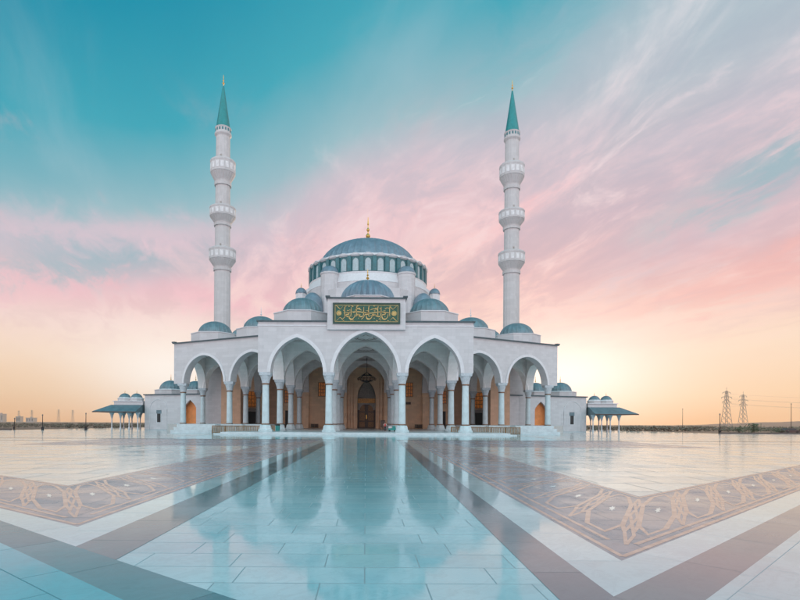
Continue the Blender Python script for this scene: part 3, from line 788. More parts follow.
# ------------------------------------------------------------------ annexes
def annex(s, label):
    r = empty('annex', (56 * s, 150, 0), label, 'building', 'low domed side buildings')
    f = lambda pts: [(x * s, y) for x, y in pts][::s]
    o = (56 * s, 150, 0)
    A, B_ = (62.2, 146.5), (36, 136.6 + 1.6)
    # wall with a doorway cut: built of piers and a pointed head
    d = Vector((B_[0] - A[0], B_[1] - A[1])); L = d.length; d /= L
    ZT = 9.5
    door_s = (A[0] - 47.9) / abs(d.x)
    mb = MB()
    def pt(t): return (A[0] + d.x * t, A[1] + d.y * t)
    def seg(t0, t1, z0, z1, back=5.0): 
        a, b = pt(t0), pt(t1); mb.poly(f([a, b, (b[0], b[1] + back), (a[0], a[1] + back)]), z0, z1)
    hw = 1.95
    seg(0, door_s - hw, 0, ZT); seg(door_s + hw, L, 0, ZT)
    # head over the door
    zs, za = 5.8, 8.1
    for k in range(24):
        t0 = -hw + 2 * hw * k / 24; t1 = t0 + 2 * hw / 24; tm = (t0 + t1) / 2
        zz = zs + (za - zs) * (1 - abs(tm) / hw) ** .7
        seg(door_s + t0, door_s + t1, zz, ZT, 1.2)
    mb.poly(f([(62.2, 151.5), (36, 143.2), (36, 160), (62.2, 160)]), 0, ZT)
    obj('wall', mb, M['white'], r, origin=o)
    rc = MB(); a, b = pt(-.4), pt(L)
    nx, ny = d.y, -d.x
    rc.poly(f([(a[0] - ny * 0 + nx * .0, a[1] - .35), (b[0], b[1] - .35), (b[0], 160), (a[0], 160)]), ZT, ZT + .28)
    obj('roof', rc, M['flash'], r, origin=o)
    a, b = pt(door_s - hw), pt(door_s + hw)
    obj('door', MB().poly(f([(a[0], a[1] + 1.6), (b[0], b[1] + 1.6), (b[0], b[1] + 1.9), (a[0], a[1] + 1.9)]), 0, 8.3), M['glow_orange'], r, origin=o)  # panel colour stands in for the glow inside the opening
    # small window with arched head, and blind arch moulding
    ws = (A[0] - 57.6) / abs(d.x)
    a, b = pt(ws - .6), pt(ws + .6)
    w = obj('window', MB().poly(f([(a[0], a[1] - .06), (b[0], b[1] - .06), (b[0], b[1] + .02), (a[0], a[1] + .02)]), 1.9, 4.3), M['dark'], r, origin=o)
    a, b = pt(ws - .8), pt(ws + .8)
    obj('window_head', MB().poly(f([(a[0], a[1] - .12), (b[0], b[1] - .12), (b[0], b[1] + .02), (a[0], a[1] + .02)]), 4.32, 5.3), M['lead_teal'], w, origin=o)
    fr_ = MB()
    for (t0, t1, z0, z1) in ((-.8, -.6, 1.7, 4.31), (.6, .8, 1.7, 4.31), (-.6, .6, 1.7, 1.9)):
        a, b = pt(ws + t0), pt(ws + t1); fr_.poly(f([(a[0], a[1] - .1), (b[0], b[1] - .1), (b[0], b[1] + .02), (a[0], a[1] + .02)]), z0, z1)
    obj('window_frame', fr_, M['white_plain'], w, origin=o)
    bl = MB(); pts = []
    for x_, z_ in [(-2.9, 0.1), (-2.9, 5.4)] + [(x__, 5.4 + z__) for x__, z__ in arch_pts(2.9, 2.9, 8)][1:-1] + [(2.9, 5.4), (2.9, .1)]:
        q = pt(ws - .2 + x_); pts.append((q[0] * s, q[1] - .02, z_))
    bl.tube(pts, .09, 5); obj('blind_arch', bl, M['white_plain'], r, origin=o)
    for x_, y_ in ((56.0, 149.6), (49.3, 151.0)):
        dd = dome('dome', x_ * s, y_, 11.2, 3.05, 2.75, M['lead_teal'], ribs=20, seg=4, fin=1.8, owid=.36, parent=r, drum=(4.0, ZT + .28, 11.0))
annex(-1, 'low white side building with teal dome, standing farther from the twin pylons')
annex(1, 'low white side building with teal dome, standing nearer the twin pylons')

# ------------------------------------------------------------------ pavilions
def pavilion(s, label):
    ox = 66 * s
    r = empty('pavilion', (ox, 150, 0), label, 'pavilion', 'open pavilions with teal roofs'); o = (ox, 150, 0)
    f = lambda x0, x1: sorted((x0 * s, x1 * s))
    ring = lambda x0, x1, y0, y1, z: [(x, y, z) for x, y in ((x0, y0), (x1, y0), (x1, y1), (x0, y1))]
    x0, x1 = f(62.7, 74.6); a0, a1 = f(62.7, 71.4)
    e = ring(x0, x1, 142.0, 158, 4.85); t = ring(a0, a1, 146, 154, 6.75); e2 = ring(x0, x1, 142.0, 158, 4.6)
    mb = MB().add(e + t, [(0, 1, 5, 4), (1, 2, 6, 5), (2, 3, 7, 6), (3, 0, 4, 7)]).add(e + e2, [(0, 1, 5, 4), (1, 2, 6, 5), (2, 3, 7, 6), (3, 0, 4, 7), (4, 5, 6, 7)])
    obj('roof', mb, M['lead_teal'], r, origin=o)
    obj('fascia', MB().box(x0 - .06, x1 + .06, 141.9, 141.99, 4.55, 4.8), M['door'], r, origin=o)
    x0, x1 = f(62.8, 70.9); st = obj('upper_storey', MB().box(x0, x1, 146.6, 153.4, 6.5, 7.7).box(*f(62.7, 71.2), 146.3, 153.7, 7.7, 7.9), M['white_plain'], r, origin=o)
    for x_ in (69.3, 65.9):
        dome('dome', x_ * s, 149.8, 8.7, 1.55, 1.5, M['lead_teal'], ribs=12, seg=4, fin=1.0, owid=.22, parent=r, drum=(1.75, 7.9, 8.6))
    pc = None
    for y_ in (144.4, 151.5):
        for x_ in (70.4, 68.0, 65.6, 63.2):
            if pc is None:
                pc = obj('column', MB().lathe([(.28, 0), (.28, .3), (.17, .45), (.15, 2.9)], 16), M['white_plain'], r, at=(x_ * s, y_, 0))
                obj('capital', MB().lathe([(.16, 2.9), (.22, 3.1), (.40, 3.9), (.66, 4.5), (.66, 4.62)], 8, rot=PI / 8, smooth=False), M['capital'], pc, at=(x_ * s, y_, 0))
            else: inst(pc, r, (x_ * s, y_, 0))
    return r
pavilion(-1, 'open pavilion with teal hipped roof beside the white building farther from the twin pylons')
pavilion(1, 'open pavilion with teal hipped roof beside the white building nearer the twin pylons')

# ------------------------------------------------------------------ portico furnishings
ch = empty('chandelier', (.3, 131, 18.4), 'dark star shaped chandelier hanging in the middle arch above the door', 'chandelier')
co_ = (.3, 131, 18.4)
obj('rod', MB().tube([(.3, 131, 18.45), (.3, 131, 12.4)], .06), M['black'], ch, origin=co_)
fr = MB()
for rr, z in ((2.2, 13.3), (1.35, 12.6), (1.2, 14.0)):
    fr.tube([(.3 + rr * math.cos(i * PI / 12), 131 + rr * math.sin(i * PI / 12), z) for i in range(24)], .1, 6, closed=True)
for i in range(8):
    an = i * PI / 4; fr.tube([(.3, 131, 14.8), (.3 + 1.2 * math.cos(an), 131 + 1.2 * math.sin(an), 14.0), (.3 + 2.2 * math.cos(an), 131 + 2.2 * math.sin(an), 13.3), (.3 + 1.35 * math.cos(an), 131 + 1.35 * math.sin(an), 12.6), (.3, 131, 12.2)], .07, 5)
obj('frame', fr, M['black'], ch, origin=co_)
lm = MB()
for i in range(16):
    an = i * PI / 8; lm.lathe([(.05, 0), (.2, .15), (.2, .5), (.06, .62)], 8, (.3 + 2.2 * math.cos(an), 131 + 2.2 * math.sin(an), 12.75))
obj('lantern', lm, M['bronze'], ch, origin=co_)

def fence(p, q, label):
    c = ((p[0] + q[0]) / 2, (p[1] + q[1]) / 2, 0)
    r = empty('slatted_fence', c, label, 'fence', 'wooden slatted fences')
    d = Vector((q[0] - p[0], q[1] - p[1])); L = d.length; d /= L; sl = MB(); n = int(L / .26)
    for i in range(n):
        t = (i + .5) / n * L; rr = random.uniform(-.02, .02)
        sl.obox((p[0] + d.x * t, p[1] + d.y * t + rr), (d.x, d.y), .075, .035, .12, 1.30 + rr)
    obj('slats', sl, M['wood'], r, origin=c)
    rl = MB()
    for z0, z1 in ((.10, .22), (1.18, 1.3)): rl.obox(((p[0] + q[0]) / 2, (p[1] + q[1]) / 2 + .06), (d.x, d.y), L / 2, .02, z0, z1)
    rl.obox(((p[0] + q[0]) / 2, (p[1] + q[1]) / 2), (d.x, d.y), L / 2, .1, 1.335, 1.42)
    obj('rail', rl, M['wood'], r, origin=c)
    for i in range(6):
        t = L * i / 5; obj('post', MB().obox((p[0] + d.x * t, p[1] + d.y * t + .14), (d.x, d.y), .06, .06, 0, 1.335), M['wood'], r, origin=c)
fence((-27.6, 93.6), (-17.2, 98.6), 'long wooden slatted fence by the end of the portico with the green litter bin')
fence((27.6, 92.6), (16.3, 98.6), 'long wooden slatted fence by the end of the portico without a bin')

bn = empty('litter_bin', (-17.1, 101.5, FL), 'dark green litter bin standing at the inner end of a slatted fence', 'bin'); bl_ = (-17.1, 101.5, FL)
obj('body', MB().lathe([(.36, 0), (.42, .05), (.46, 1.0), (.44, 1.0)], 16), M['cart'], bn, at=bl_)
obj('lid', MB().lathe([(.49, 1.0), (.49, 1.08), (.4, 1.26), (.15, 1.34), (.01, 1.36)], 16), M['black'], bn, at=bl_)

def shoe_rack(x, y, label):
    r = empty('shoe_rack', (x, y, FL), label, 'shoe rack', 'wooden shoe racks'); l = (x, y, FL)
    obj('frame', MB().box(-1.1, -1.0, -.25, .25, 0, 1.25).box(1.0, 1.1, -.25, .25, 0, 1.25).box(-.05, .05, -.24, .24, 0, 1.2).box(-1.1, 1.1, -.27, .27, 1.25, 1.33), M['wood'], r, at=l)
    for z in (.1, .48, .86): obj('shelf', MB().box(-1.0, -.05, -.23, .23, z, z + .05).box(.05, 1.0, -.23, .23, z, z + .05), M['wood'], r, at=l)
    obj('back_panel', MB().box(-1.0, 1.0, .2, .24, .15, 1.2), M['door'], r, at=l)
shoe_rack(-14.9, 152.6, 'wooden shoe rack against the sandstone wall on the litter bin side of the door')
shoe_rack(15.6, 152.6, 'wooden shoe rack against the sandstone wall on the cleaning cart side of the door')

nb_ = empty('notice_board', (3.75, 112, FL), 'dark upright notice board on legs inside the middle arch, beside the person', 'notice board'); l = (3.75, 112, FL)
obj('panel', MB().box(-.42, .42, -.03, .03, .7, 2.1), M['door'], nb_, at=l)
obj('frame', MB().box(-.5, -.42, -.05, .05, 0, 2.18).box(.42, .5, -.05, .05, 0, 2.18).box(-.42, .42, -.05, .05, 2.1, 2.18).box(-.42, .42, -.05, .05, .62, .7).box(-.52, -.40, -.3, .3, 0, .06).box(.40, .52, -.3, .3, 0, .06), M['black'], nb_, at=l)

# cleaning cart
ct = empty('cleaning_cart', (5.1, 99.2, FL), 'small teal floor cleaning cart parked at the foot of a portico column', 'cart'); l = (5.1, 99.2, FL)
obj('body', MB().add([(-.75, -.4, .22), (.75, -.4, .22), (.75, .4, .22), (-.75, .4, .22), (-.75, -.4, .62), (.68, -.4, .72), (.68, .4, .72), (-.75, .4, .62)],
    [(3, 2, 1, 0), (4, 5, 6, 7), (0, 1, 5, 4), (1, 2, 6, 5), (2, 3, 7, 6), (3, 0, 4, 7)]).box(.05, .66, -.36, .36, .7, 1.05), M['cart'], ct, at=l)
obj('tank', MB().box(-.7, -.1, -.34, .34, .62, .95).lathe([(.12, .95), (.12, 1.02), (.01, 1.03)], 12, (-.4, 0, 0)), M['white_plain'], ct, at=l)
obj('handle', MB().tube([(-.72, -.3, .62), (-.9, -.3, 1.1), (-.9, .3, 1.1), (-.72, .3, .62)], .03), M['black'], ct, at=l)
for x_, y_ in ((-.5, -.38), (-.5, .38), (.5, -.38), (.5, .38)):
    w = MB(); w.add([(x_ + .16 * math.cos(i * PI / 8), y_ - .05, .16 + .16 * math.sin(i * PI / 8)) for i in range(16)] + [(x_ + .16 * math.cos(i * PI / 8), y_ + .05, .16 + .16 * math.sin(i * PI / 8)) for i in range(16)],
                     [range(16), range(16, 32)] + [(i, (i + 1) % 16, 16 + (i + 1) % 16, 16 + i) for i in range(16)])
    obj('wheel', w, M['black'], ct, at=l)
obj('brush', MB().lathe([(.3, 0), (.32, .1), (.1, .2)], 16, (.7, 0, .02)), M['steel'], ct, at=l)

# person
def skin_body(name, verts, edges, radii, m, parent, at, sub=2):
    me = bpy.data.meshes.new(name); me.from_pydata(verts, edges, []); me.materials.append(m)
    o = bpy.data.objects.new(name, me); COL.objects.link(o)
    sk = o.modifiers.new('skin', 'SKIN'); sk.use_smooth_shade = True
    for i, r_ in enumerate(radii):
        me.skin_vertices[0].data[i].radius = r_ if isinstance(r_, tuple) else (r_, r_)
        me.skin_vertices[0].data[i].use_root = (i == 0)
    ss = o.modifiers.new('sub', 'SUBSURF'); ss.levels = sub; ss.render_levels = sub
    o.parent = parent; o.location = Vector(at) - wloc(parent)
    return o
pl = (3.75, 99.0, FL)
pe = empty('person', pl, 'person in white shirt, red vest and dark trousers standing beside the teal cart', 'person')
V = [(0, 0, .95), (0, .01, 1.12), (0, .02, 1.32), (0, .01, 1.46), (0, -.01, 1.54), (0, -.02, 1.62), (0, -.02, 1.72),
     (.10, 0, .90), (.11, -.03, .50), (.12, .02, .09), (.125, -.12, .04), (-.10, 0, .90), (-.11, -.02, .50), (-.12, .03, .09), (-.125, -.11, .04),
     (.19, .01, 1.42), (.26, -.02, 1.15), (.30, -.20, 1.0), (.33, -.27, .97), (-.19, .01, 1.42), (-.25, .0, 1.14), (-.24, -.08, .90), (-.24, -.11, .82)]
Eg = [(0, 1), (1, 2), (2, 3), (3, 4), (4, 5), (5, 6), (0, 7), (7, 8), (8, 9), (9, 10), (0, 11), (11, 12), (12, 13), (13, 14), (3, 15), (15, 16), (16, 17), (17, 18), (3, 19), (19, 20), (20, 21), (21, 22)]
Rd = [.13, .12, .145, .10, .052, .085, .075, .09, .065, .045, .04, .09, .065, .045, .04, .058, .042, .032, .035, .058, .042, .032, .035]
body = skin_body('body', V, Eg, Rd, M['skin'], pe, pl)
skin_body('trousers', [V[0], V[7], V[8], (.12, .02, .12), V[11], V[12], (-.12, .03, .12)], [(0, 1), (1, 2), (2, 3), (0, 4), (4, 5), (5, 6)], [.155, .11, .085, .07, .11, .085, .07], M['trouser'], pe, pl)
skin_body('shirt', [(0, .01, 1.02), (0, .02, 1.32), (0, .01, 1.44), V[15], V[16], V[19], V[20]], [(0, 1), (1, 2), (2, 3), (3, 4), (2, 5), (5, 6)], [.155, .168, .115, .075, .058, .075, .058], M['shirt'], pe, pl)
obj('vest', MB().lathe([(.20, 1.0), (.205, 1.25), (.19, 1.42), (.12, 1.49)], 20, sx=1.0, sy=.86, cap=False), M['vest'], pe, at=pl)
obj('hair', MB().lathe([(.092, 1.68), (.10, 1.73), (.085, 1.80), (.04, 1.835), (.01, 1.84)], 16, (0, .0, 0), cap=False), M['black'], pe, at=pl)
obj('face', MB().ball((.033, -.115, 1.70), .009, 6, 4).ball((-.033, -.115, 1.70), .009, 6, 4).box(-.025, .025, -.119, -.11, 1.625, 1.633), M['dark'], pe, at=pl)
for s in (-1, 1):
    hx, hy, hz = (.335, -.30, .96) if s > 0 else (-.24, -.125, .79)
    fg = MB()
    for k in range(5):
        ln = (.06, .085, .092, .086, .068)[k]; ox = (k - 2) * .019
        if s > 0: fg.tube([(hx + ox, hy, hz), (hx + ox, hy - ln * .6, hz - .01), (hx + ox, hy - ln, hz - .04)], .009, 6, .007)
        else: fg.tube([(hx, hy + ox, hz), (hx, hy + ox - .006, hz - ln * .6), (hx + .015, hy + ox - .012, hz - ln)], .009, 6, .007)
    obj('hand', fg, M['skin'], pe, at=pl)

# ------------------------------------------------------------------ surroundings
def lamp_post(x, y, h, label, grp='slim posts at the plaza edge'):
    r = empty('lamp_post', (x, y, -.18), label, 'lamp post', grp); l = (x, y, -.18)
    obj('base', MB().box(-.2, .2, -.2, .2, 0, .8).box(-.24, .24, -.24, .24, .8, .88), M['black'], r, at=l)
    obj('pole', MB().lathe([(.09, .88), (.06, h)], 10), M['black'], r, at=l)
    obj('lamp_head', MB().lathe([(.06, h), (.12, h + .05), (.12, h + .25), (.16, h + .3), (.02, h + .4)], 10), M['steel'], r, at=l)
posts = [(-74.5, 120, 3.4, 'slim dark lamp post midway between the plaza corner and the pavilion farther from the pylons'),
         (-64.5, 120, 3.8, 'slim dark lamp post just outside the eave of the pavilion farther from the pylons'),
         (-85.0, 126, 2.6, 'short dark lamp post at the plaza edge, outermost on the side without the twin pylons'),
         (81.8, 120, 4.4, 'tall dark lamp post at the plaza edge below the twin pylons'),
         (131.0, 160, 8.5, 'thin tall lamp post standing on the slope past the twin pylons'),
         (122.0, 200, 8.0, 'slim dark lamp post between the twin pylons and the pavilion nearer them')]
for p in posts: lamp_post(*p)

def pylon(x, y, h, label, grp):
    r = empty('pylon', (x, y, -.18), label, 'pylon', grp); l = (x, y, -.18)
    w = h * .078; n = 9; t = MB(); rad = h * .0034
    hw = lambda z: w * (1 - z / h) ** 1.15 + .012 * h
    lv = [h * .9 * (1 - (1 - i / n) ** 1.5) for i in range(n + 1)]
    for i in range(n):
        a, b = hw(lv[i]), hw(lv[i + 1])
        for sx_, sy_ in ((1, 1), (1, -1), (-1, 1), (-1, -1)):
            t.tube([(a * sx_, a * sy_, lv[i]), (b * sx_, b * sy_, lv[i + 1])], rad * 1.3, 4)
        for sy_ in (1, -1):
            t.tube([(-a, a * sy_, lv[i]), (b, b * sy_, lv[i + 1])], rad, 4); t.tube([(a, a * sy_, lv[i]), (-b, b * sy_, lv[i + 1])], rad, 4)
            t.tube([(a * sy_, -a, lv[i]), (b * sy_, b, lv[i + 1])], rad, 4)
    t.tube([(0, 0, h * .88), (0, 0, h)], rad * 1.3, 4)
    obj('lattice_tower', t, M['steel'], r, at=l)
    for z, ww in ((.62, .11), (.74, .13), (.86, .10)):
        a = MB(); a.tube([(-ww * h, 0, z * h), (ww * h, 0, z * h)], rad, 4); a.tube([(-ww * h, 0, z * h), (0, 0, (z + .05) * h)], rad, 4); a.tube([(ww * h, 0, z * h), (0, 0, (z + .05) * h)], rad, 4)
        for s in (-1, 1): a.tube([(s * ww * h, 0, z * h), (s * ww * h, 0, (z - .035) * h)], rad * 1.3, 5)
        obj('cross_arm', a, M['steel'], r, at=l)
pylon(486, 700, 53, 'taller of the two lattice pylons standing against the orange sky', 'twin lattice pylons')
pylon(581, 800, 54, 'farther lattice pylon standing close beside the taller one', 'twin lattice pylons')
for i, (x, y, h) in enumerate(((-885, 1500, 40), (-850, 1510, 39), (-975, 1520, 38), (-1010, 1515, 36))):
    pylon(x, y, h, ['faint pylon of the far row, innermost', 'faint pylon of the far row, second from the pavilion', 'faint pylon of the far row, third from the pavilion', 'faint pylon of the far row, farthest from the pavilion'][i], 'faint row of far pylons')
def wires(name, p, q, label, sag):
    mb = MB()
    for dz, dx in ((0, -.11), (0, .11), (6.5, -.13), (6.5, .13), (13, 0)):
        a = Vector((p[0] + dx * 53, p[1], p[2] + dz)); b = Vector((q[0] + dx * 53, q[1], q[2] + dz))
        mb.tube([a.lerp(b, t / 12) - Vector((0, 0, sag * 4 * (t / 12) * (1 - t / 12))) for t in range(13)], .05, 4)
    return props(obj(name, mb, M['steel']), label, 'power line')
wires('power_line', (486, 700, 31), (760, 560, 31), 'thin power lines leaving the taller pylon away from the mosque', 9)
wires('power_line', (486, 700, 31), (581, 800, 32), 'thin power lines strung between the two tall pylons', 3)

# far hedge and wood
def wood(name, x0, x1, y0, y1, n, h0, h1, label, z0=-.2, m='leaf_hazed'):
    mb = MB(); rnd = random.Random(hash(name) % 97 + int(abs(x0)))
    for i in range(n):
        t = rnd.random(); y = y0 + (y1 - y0) * rnd.random(); x = (x0 + (x1 - x0) * t) * (y / y1 if abs(x0 + (x1 - x0) * t) > 150 else 1); h = rnd.uniform(h0, h1) * (.7 + .5 * math.sin(x * .05) ** 2)
        for k in range(7):
            cx, cy, cz = x + rnd.uniform(-1, 1) * h * .7, y + rnd.uniform(-1, 1) * h * .4, z0 + h * rnd.uniform(.2, .85); q = h * rnd.uniform(.16, .34)
            vs = []
            for a in range(6): vs.append((cx + q * math.cos(a * PI / 3) * rnd.uniform(.6, 1.2), cy + q * math.sin(a * PI / 3), cz + rnd.uniform(-.5, .5) * q))
            vs += [(cx, cy, cz + q * rnd.uniform(.6, 1.1)), (cx, cy, cz - q)]
            mb.add(vs, [(a, (a + 1) % 6, 6) for a in range(6)] + [((a + 1) % 6, a, 7) for a in range(6)])
    return props(obj(name, mb, M[m]), label, 'trees', kind='stuff')
wood('far_wood', -560, -60, 170, 430, 2200, .35, 1.25, 'hazy low scrub along the horizon on the side without the twin pylons')
wood('far_wood', 80, 560, 165, 430, 2400, .4, 1.5, 'hazy line of low trees along the horizon beneath the twin pylons')
# shrubs by the plaza edge
def shrub(x, y, h, label, w=1.0):
    rnd = random.Random(int(x * 7 + y)); r = empty('shrub', (x, y, -.18), label, 'shrub', 'dark shrubs along the plaza edge'); l = (x, y, -.18)
    mb = MB()
    for k in range(260):
        a = rnd.uniform(0, 2 * PI); rr = abs(rnd.gauss(0, .45)) * w * h; z = h * rnd.betavariate(2, 1.6)
        c = Vector((rr * math.cos(a), rr * math.sin(a) * .6, z)); u = Vector((rnd.uniform(-1, 1), rnd.uniform(-1, 1), rnd.uniform(-1, 1))).normalized() * h * .11; v = u.orthogonal().normalized() * h * .05
        mb.add([c - u, c + v, c + u, c - v], [(0, 1, 2, 3)])
    obj('leaves', mb, M['leaf'], r, at=l)
    st = MB()
    for k in range(4): a = k * PI / 2; st.tube([(0, 0, 0), (.18 * h * w * math.cos(a), .12 * h * math.sin(a), h * .5), (.35 * h * w * math.cos(a), .2 * h * math.sin(a), h * .8)], .05, 5, .02)
    obj('stem', st, M['bark'], r, at=l)
shrub(92, 128, 1.7, 'low dark shrub nearest to the tall lamp post below the pylons', 1.6)
shrub(95.5, 128, 2.6, 'tallest dark shrub at the plaza edge, right of the pylons')
shrub(100, 126, 1.5, 'low wide dark shrub between the tallest shrub and the parked cars', 2.0)
# parked cars beyond the plaza edge
def car(x, y, rz, label):
    r = empty('parked_car', (x, y, -.18), label, 'car', 'cars parked beyond the plaza'); r.rotation_euler = (0, 0, rz)
    side = [(-2.15, .35), (2.15, .35), (2.2, .75), (1.35, .92), (.75, 1.42), (-1.0, 1.45), (-1.75, .98), (-2.2, .9)]; n = len(side)
    def o(nm, mb, m):
        q = obj(nm, mb, m, r, at=(x, y, -.18)); return q
    o('body', MB().add([(a, -.85, b) for a, b in side] + [(a, .85, b) for a, b in side], [range(n), range(n, 2 * n)] + [(i, (i + 1) % n, n + (i + 1) % n, n + i) for i in range(n)]), M['car'])
    for s in (-1, 1): o('window', MB().add([(a, s * .86, b) for a, b in ((1.15, .95), (.68, 1.36), (-.95, 1.38), (-1.5, 1.0))], [(0, 1, 2, 3)]), M['glass'])
    for a in (-1.35, 1.35):
        for s in (-1, 1):
            w = MB(); w.add([(a + .33 * math.cos(i * PI / 8), s * .85 - .1, .33 + .33 * math.sin(i * PI / 8)) for i in range(16)] + [(a + .33 * math.cos(i * PI / 8), s * .85 + .1, .33 + .33 * math.sin(i * PI / 8)) for i in range(16)],
                            [range(16), range(16, 32)] + [(i, (i + 1) % 16, 16 + (i + 1) % 16, 16 + i) for i in range(16)]); o('wheel', w, M['black'])
car(106, 130, .1, 'dark parked car nearest to the shrubs beyond the plaza edge')
car(112.5, 131, -.05, 'dark parked car farthest from the shrubs beyond the plaza edge')
# low kerb wall along both far edges
for s in (-1, 1):
    wl = MB().box(*sorted((80.6 * s, 172 * s)), 118.05, 118.5, -.18, .22).box(*sorted((80.6 * s, 172 * s)), 118.02, 118.53, .222, .3)
    props(obj('kerb_wall', wl, M['asphalt']), ('low dark kerb wall closing the plaza under the twin pylons' if s > 0 else 'low dark kerb wall closing the plaza on the side without the twin pylons'), 'wall')
# soil bank and rising ground beyond
hv = []; nx_ = 60
for j, (y, kz) in enumerate(((420, 0), (520, .55), (700, 1), (900, .9))):
    for i in range(nx_ + 1):
        x = 430 + i * 16; t = min(1, max(0, (x - 470) / 330)); hv.append((x, y, -.3 + 10.5 * kz * t * t * (3 - 2 * t) + .4 * math.sin(x * .09 + j)))
struct('hills', MB().add(hv, [(j * (nx_ + 1) + i, j * (nx_ + 1) + i + 1, (j + 1) * (nx_ + 1) + i + 1, (j + 1) * (nx_ + 1) + i) for j in range(3) for i in range(nx_)], smooth=True), M['hill'])
# far buildings on the skyline
for i, (x, y, w, d, h) in enumerate(((-770, 1100, 14, 12, 17), (-745, 1120, 10, 10, 12), (-700, 1090, 16, 12, 9))):
    r = empty('far_building', (x, y, -.2), ['tallest faint block on the hazy skyline', 'faint middle block on the hazy skyline beside the tallest', 'low wide faint block on the hazy skyline'][i], 'building', 'faint blocks on the skyline'); l = (x, y, -.2)
    obj('wall', MB().box(-w / 2, w / 2, -d / 2, d / 2, 0, h), M['far_wall'], r, at=l)
    obj('roof', MB().box(-w / 2 - .4, w / 2 + .4, -d / 2 - .4, d / 2 + .4, h, h + .6).box(-1.5, 1.5, -1.5, 1.5, h + .6, h + 2.6), M['far_wall'], r, at=l)
    for k in range(3): obj('window', MB().box(-w / 2 + w * (k + .5) / 3 - .8, -w / 2 + w * (k + .5) / 3 + .8, -d / 2 - .05, -d / 2 + .02, h * .25, h * .85), M['glass'], r, at=l)

hz = bpy.data.materials.new('haze_air'); hz.use_nodes = True
ht = hz.node_tree; ht.nodes.remove(ht.nodes['Principled BSDF'])
pv = ht.nodes.new('ShaderNodeVolumePrincipled'); pv.inputs['Color'].default_value = (1.0, .90, .80, 1); pv.inputs['Density'].default_value = .00021; pv.inputs['Anisotropy'].default_value = .45
ht.links.new(pv.outputs[0], ht.nodes['Material Output'].inputs['Volume'])
props(obj('haze', MB().box(-1500, 1500, -60, 1650, -1.2, 102), hz), kind='stuff')

# ------------------------------------------------------------------ sky, sun
SUN_AZ, SUN_EL = R(17.2), R(4.0)     # behind the mosque, over the eastern pavilion
w = bpy.data.worlds.new('World'); S.world = w; w.use_nodes = True
t = NT(w.node_tree); bg = w.node_tree.nodes['Background']
D = t.vm('NORMALIZE', t.new('ShaderNodeTexCoord').outputs['Generated'])
X, Y, Zc = t.xyz(D)
el = t.m('DIVIDE', t.m('ARCSINE', t.m('MAXIMUM', Zc, -.2)), R(40))
hor = t.m('MAXIMUM', t.m('SQRT', t.m('ADD', t.m('MULTIPLY', X, X), t.m('MULTIPLY', Y, Y))), .001)
sa = t.m('MULTIPLY', t.m('DIVIDE', X, hor), 1.55)
front = t.step(t.m('DIVIDE', Y, hor), -.35, .45)
zz = t.m('ADD', t.m('MAXIMUM', Zc, 0.0), .16)
cp_ = t.comb(t.m('DIVIDE', X, zz), t.m('DIVIDE', Y, zz), 0.0)
# streak coordinates: along the wind the pattern is long, across it is short
q = t.mapping(cp_, (0, 0, 0), (0, 0, R(-17)), (1, 1, 1))
q1 = t.mapping(q, (3.1, 1.7, 0), (0, 0, 0), (1.25, .5, 1))
warp = t.noise(q1, .8, 3, .5)
n1 = t.noise(t.vm('ADD', q1, t.vm('SCALE', t.comb(warp, warp, 0.0), scale=.9)), 1.15, 8, .58, .35)
n2 = t.noise(t.mapping(q, (9.3, 4.1, 0), (0, 0, R(14)), (1.1, .5, 1)), .75, 7, .55, .5)
n3 = t.noise(t.mapping(q, (1.3, 7.1, 0), (0, 0, R(-8)), (2.3, .85, 1)), 1.15, 8, .6, .7)
ts = t.m('ADD', t.m('SUBTRACT', el, t.m('MULTIPLY', sa, t.m('MULTIPLY', t.step(el, .1, .6), .22))), t.m('MULTIPLY', t.m('SUBTRACT', n2, .5), t.step(el, .1, .5, a=.05, b=.42)))
ts = t.m('SUBTRACT', ts, t.m('MULTIPLY', t.m('EXPONENT', t.m('MULTIPLY', t.m('POWER', t.m('DIVIDE', t.m('SUBTRACT', sa, .1), .45), 2.0), -1.0)), t.step(el, .2, .6, a=0, b=.13)))
ts = t.m('DIVIDE', ts, 2.25)
k = 1 / 2.25
ramp = t.ramp(ts, [(0.0, srgb(240, 184, 134)), (.07 * k, srgb(249, 208, 168)), (.16 * k, srgb(251, 222, 198)), (.27 * k, srgb(248, 220, 212)), (.38 * k, srgb(242, 202, 206)),
                   (.50 * k, srgb(214, 196, 206)), (.60 * k, srgb(150, 188, 198)), (.78 * k, srgb(56, 165, 184)), (1.0 * k, srgb(0, 143, 170)), (1.35 * k, srgb(4, 132, 160)), (1.0, srgb(60, 150, 170))], 'LINEAR')
# clouds
reg = t.m('SUBTRACT', t.m('MULTIPLY', sa, .95), t.m('MULTIPLY', t.m('SUBTRACT', el, .42), .95))
reg = t.m('ADD', reg, t.m('MULTIPLY', t.m('SUBTRACT', n1, .5), .75))
m1 = t.m('MULTIPLY', t.step(reg, -.12, .30), t.step(el, .16, .40))
ccol = t.ramp(t.m('MULTIPLY', el, .8), [(0.0, srgb(255, 226, 205)), (.22, srgb(252, 206, 198)), (.36, srgb(247, 200, 202)), (.50, srgb(238, 210, 216)), (.66, srgb(230, 224, 229)), (1.0, srgb(206, 210, 220))], 'LINEAR')
cdk = t.ramp(t.m('MULTIPLY', el, .8), [(0.0, srgb(250, 214, 190)), (.22, srgb(236, 186, 184)), (.40, srgb(206, 182, 194)), (.60, srgb(184, 194, 204)), (1.0, srgb(150, 190, 202))], 'LINEAR')
ccol = t.mix(t.step(n3, .40, .62), cdk, ccol)
c = t.mix(t.m('MULTIPLY', m1, .92), ramp, ccol)
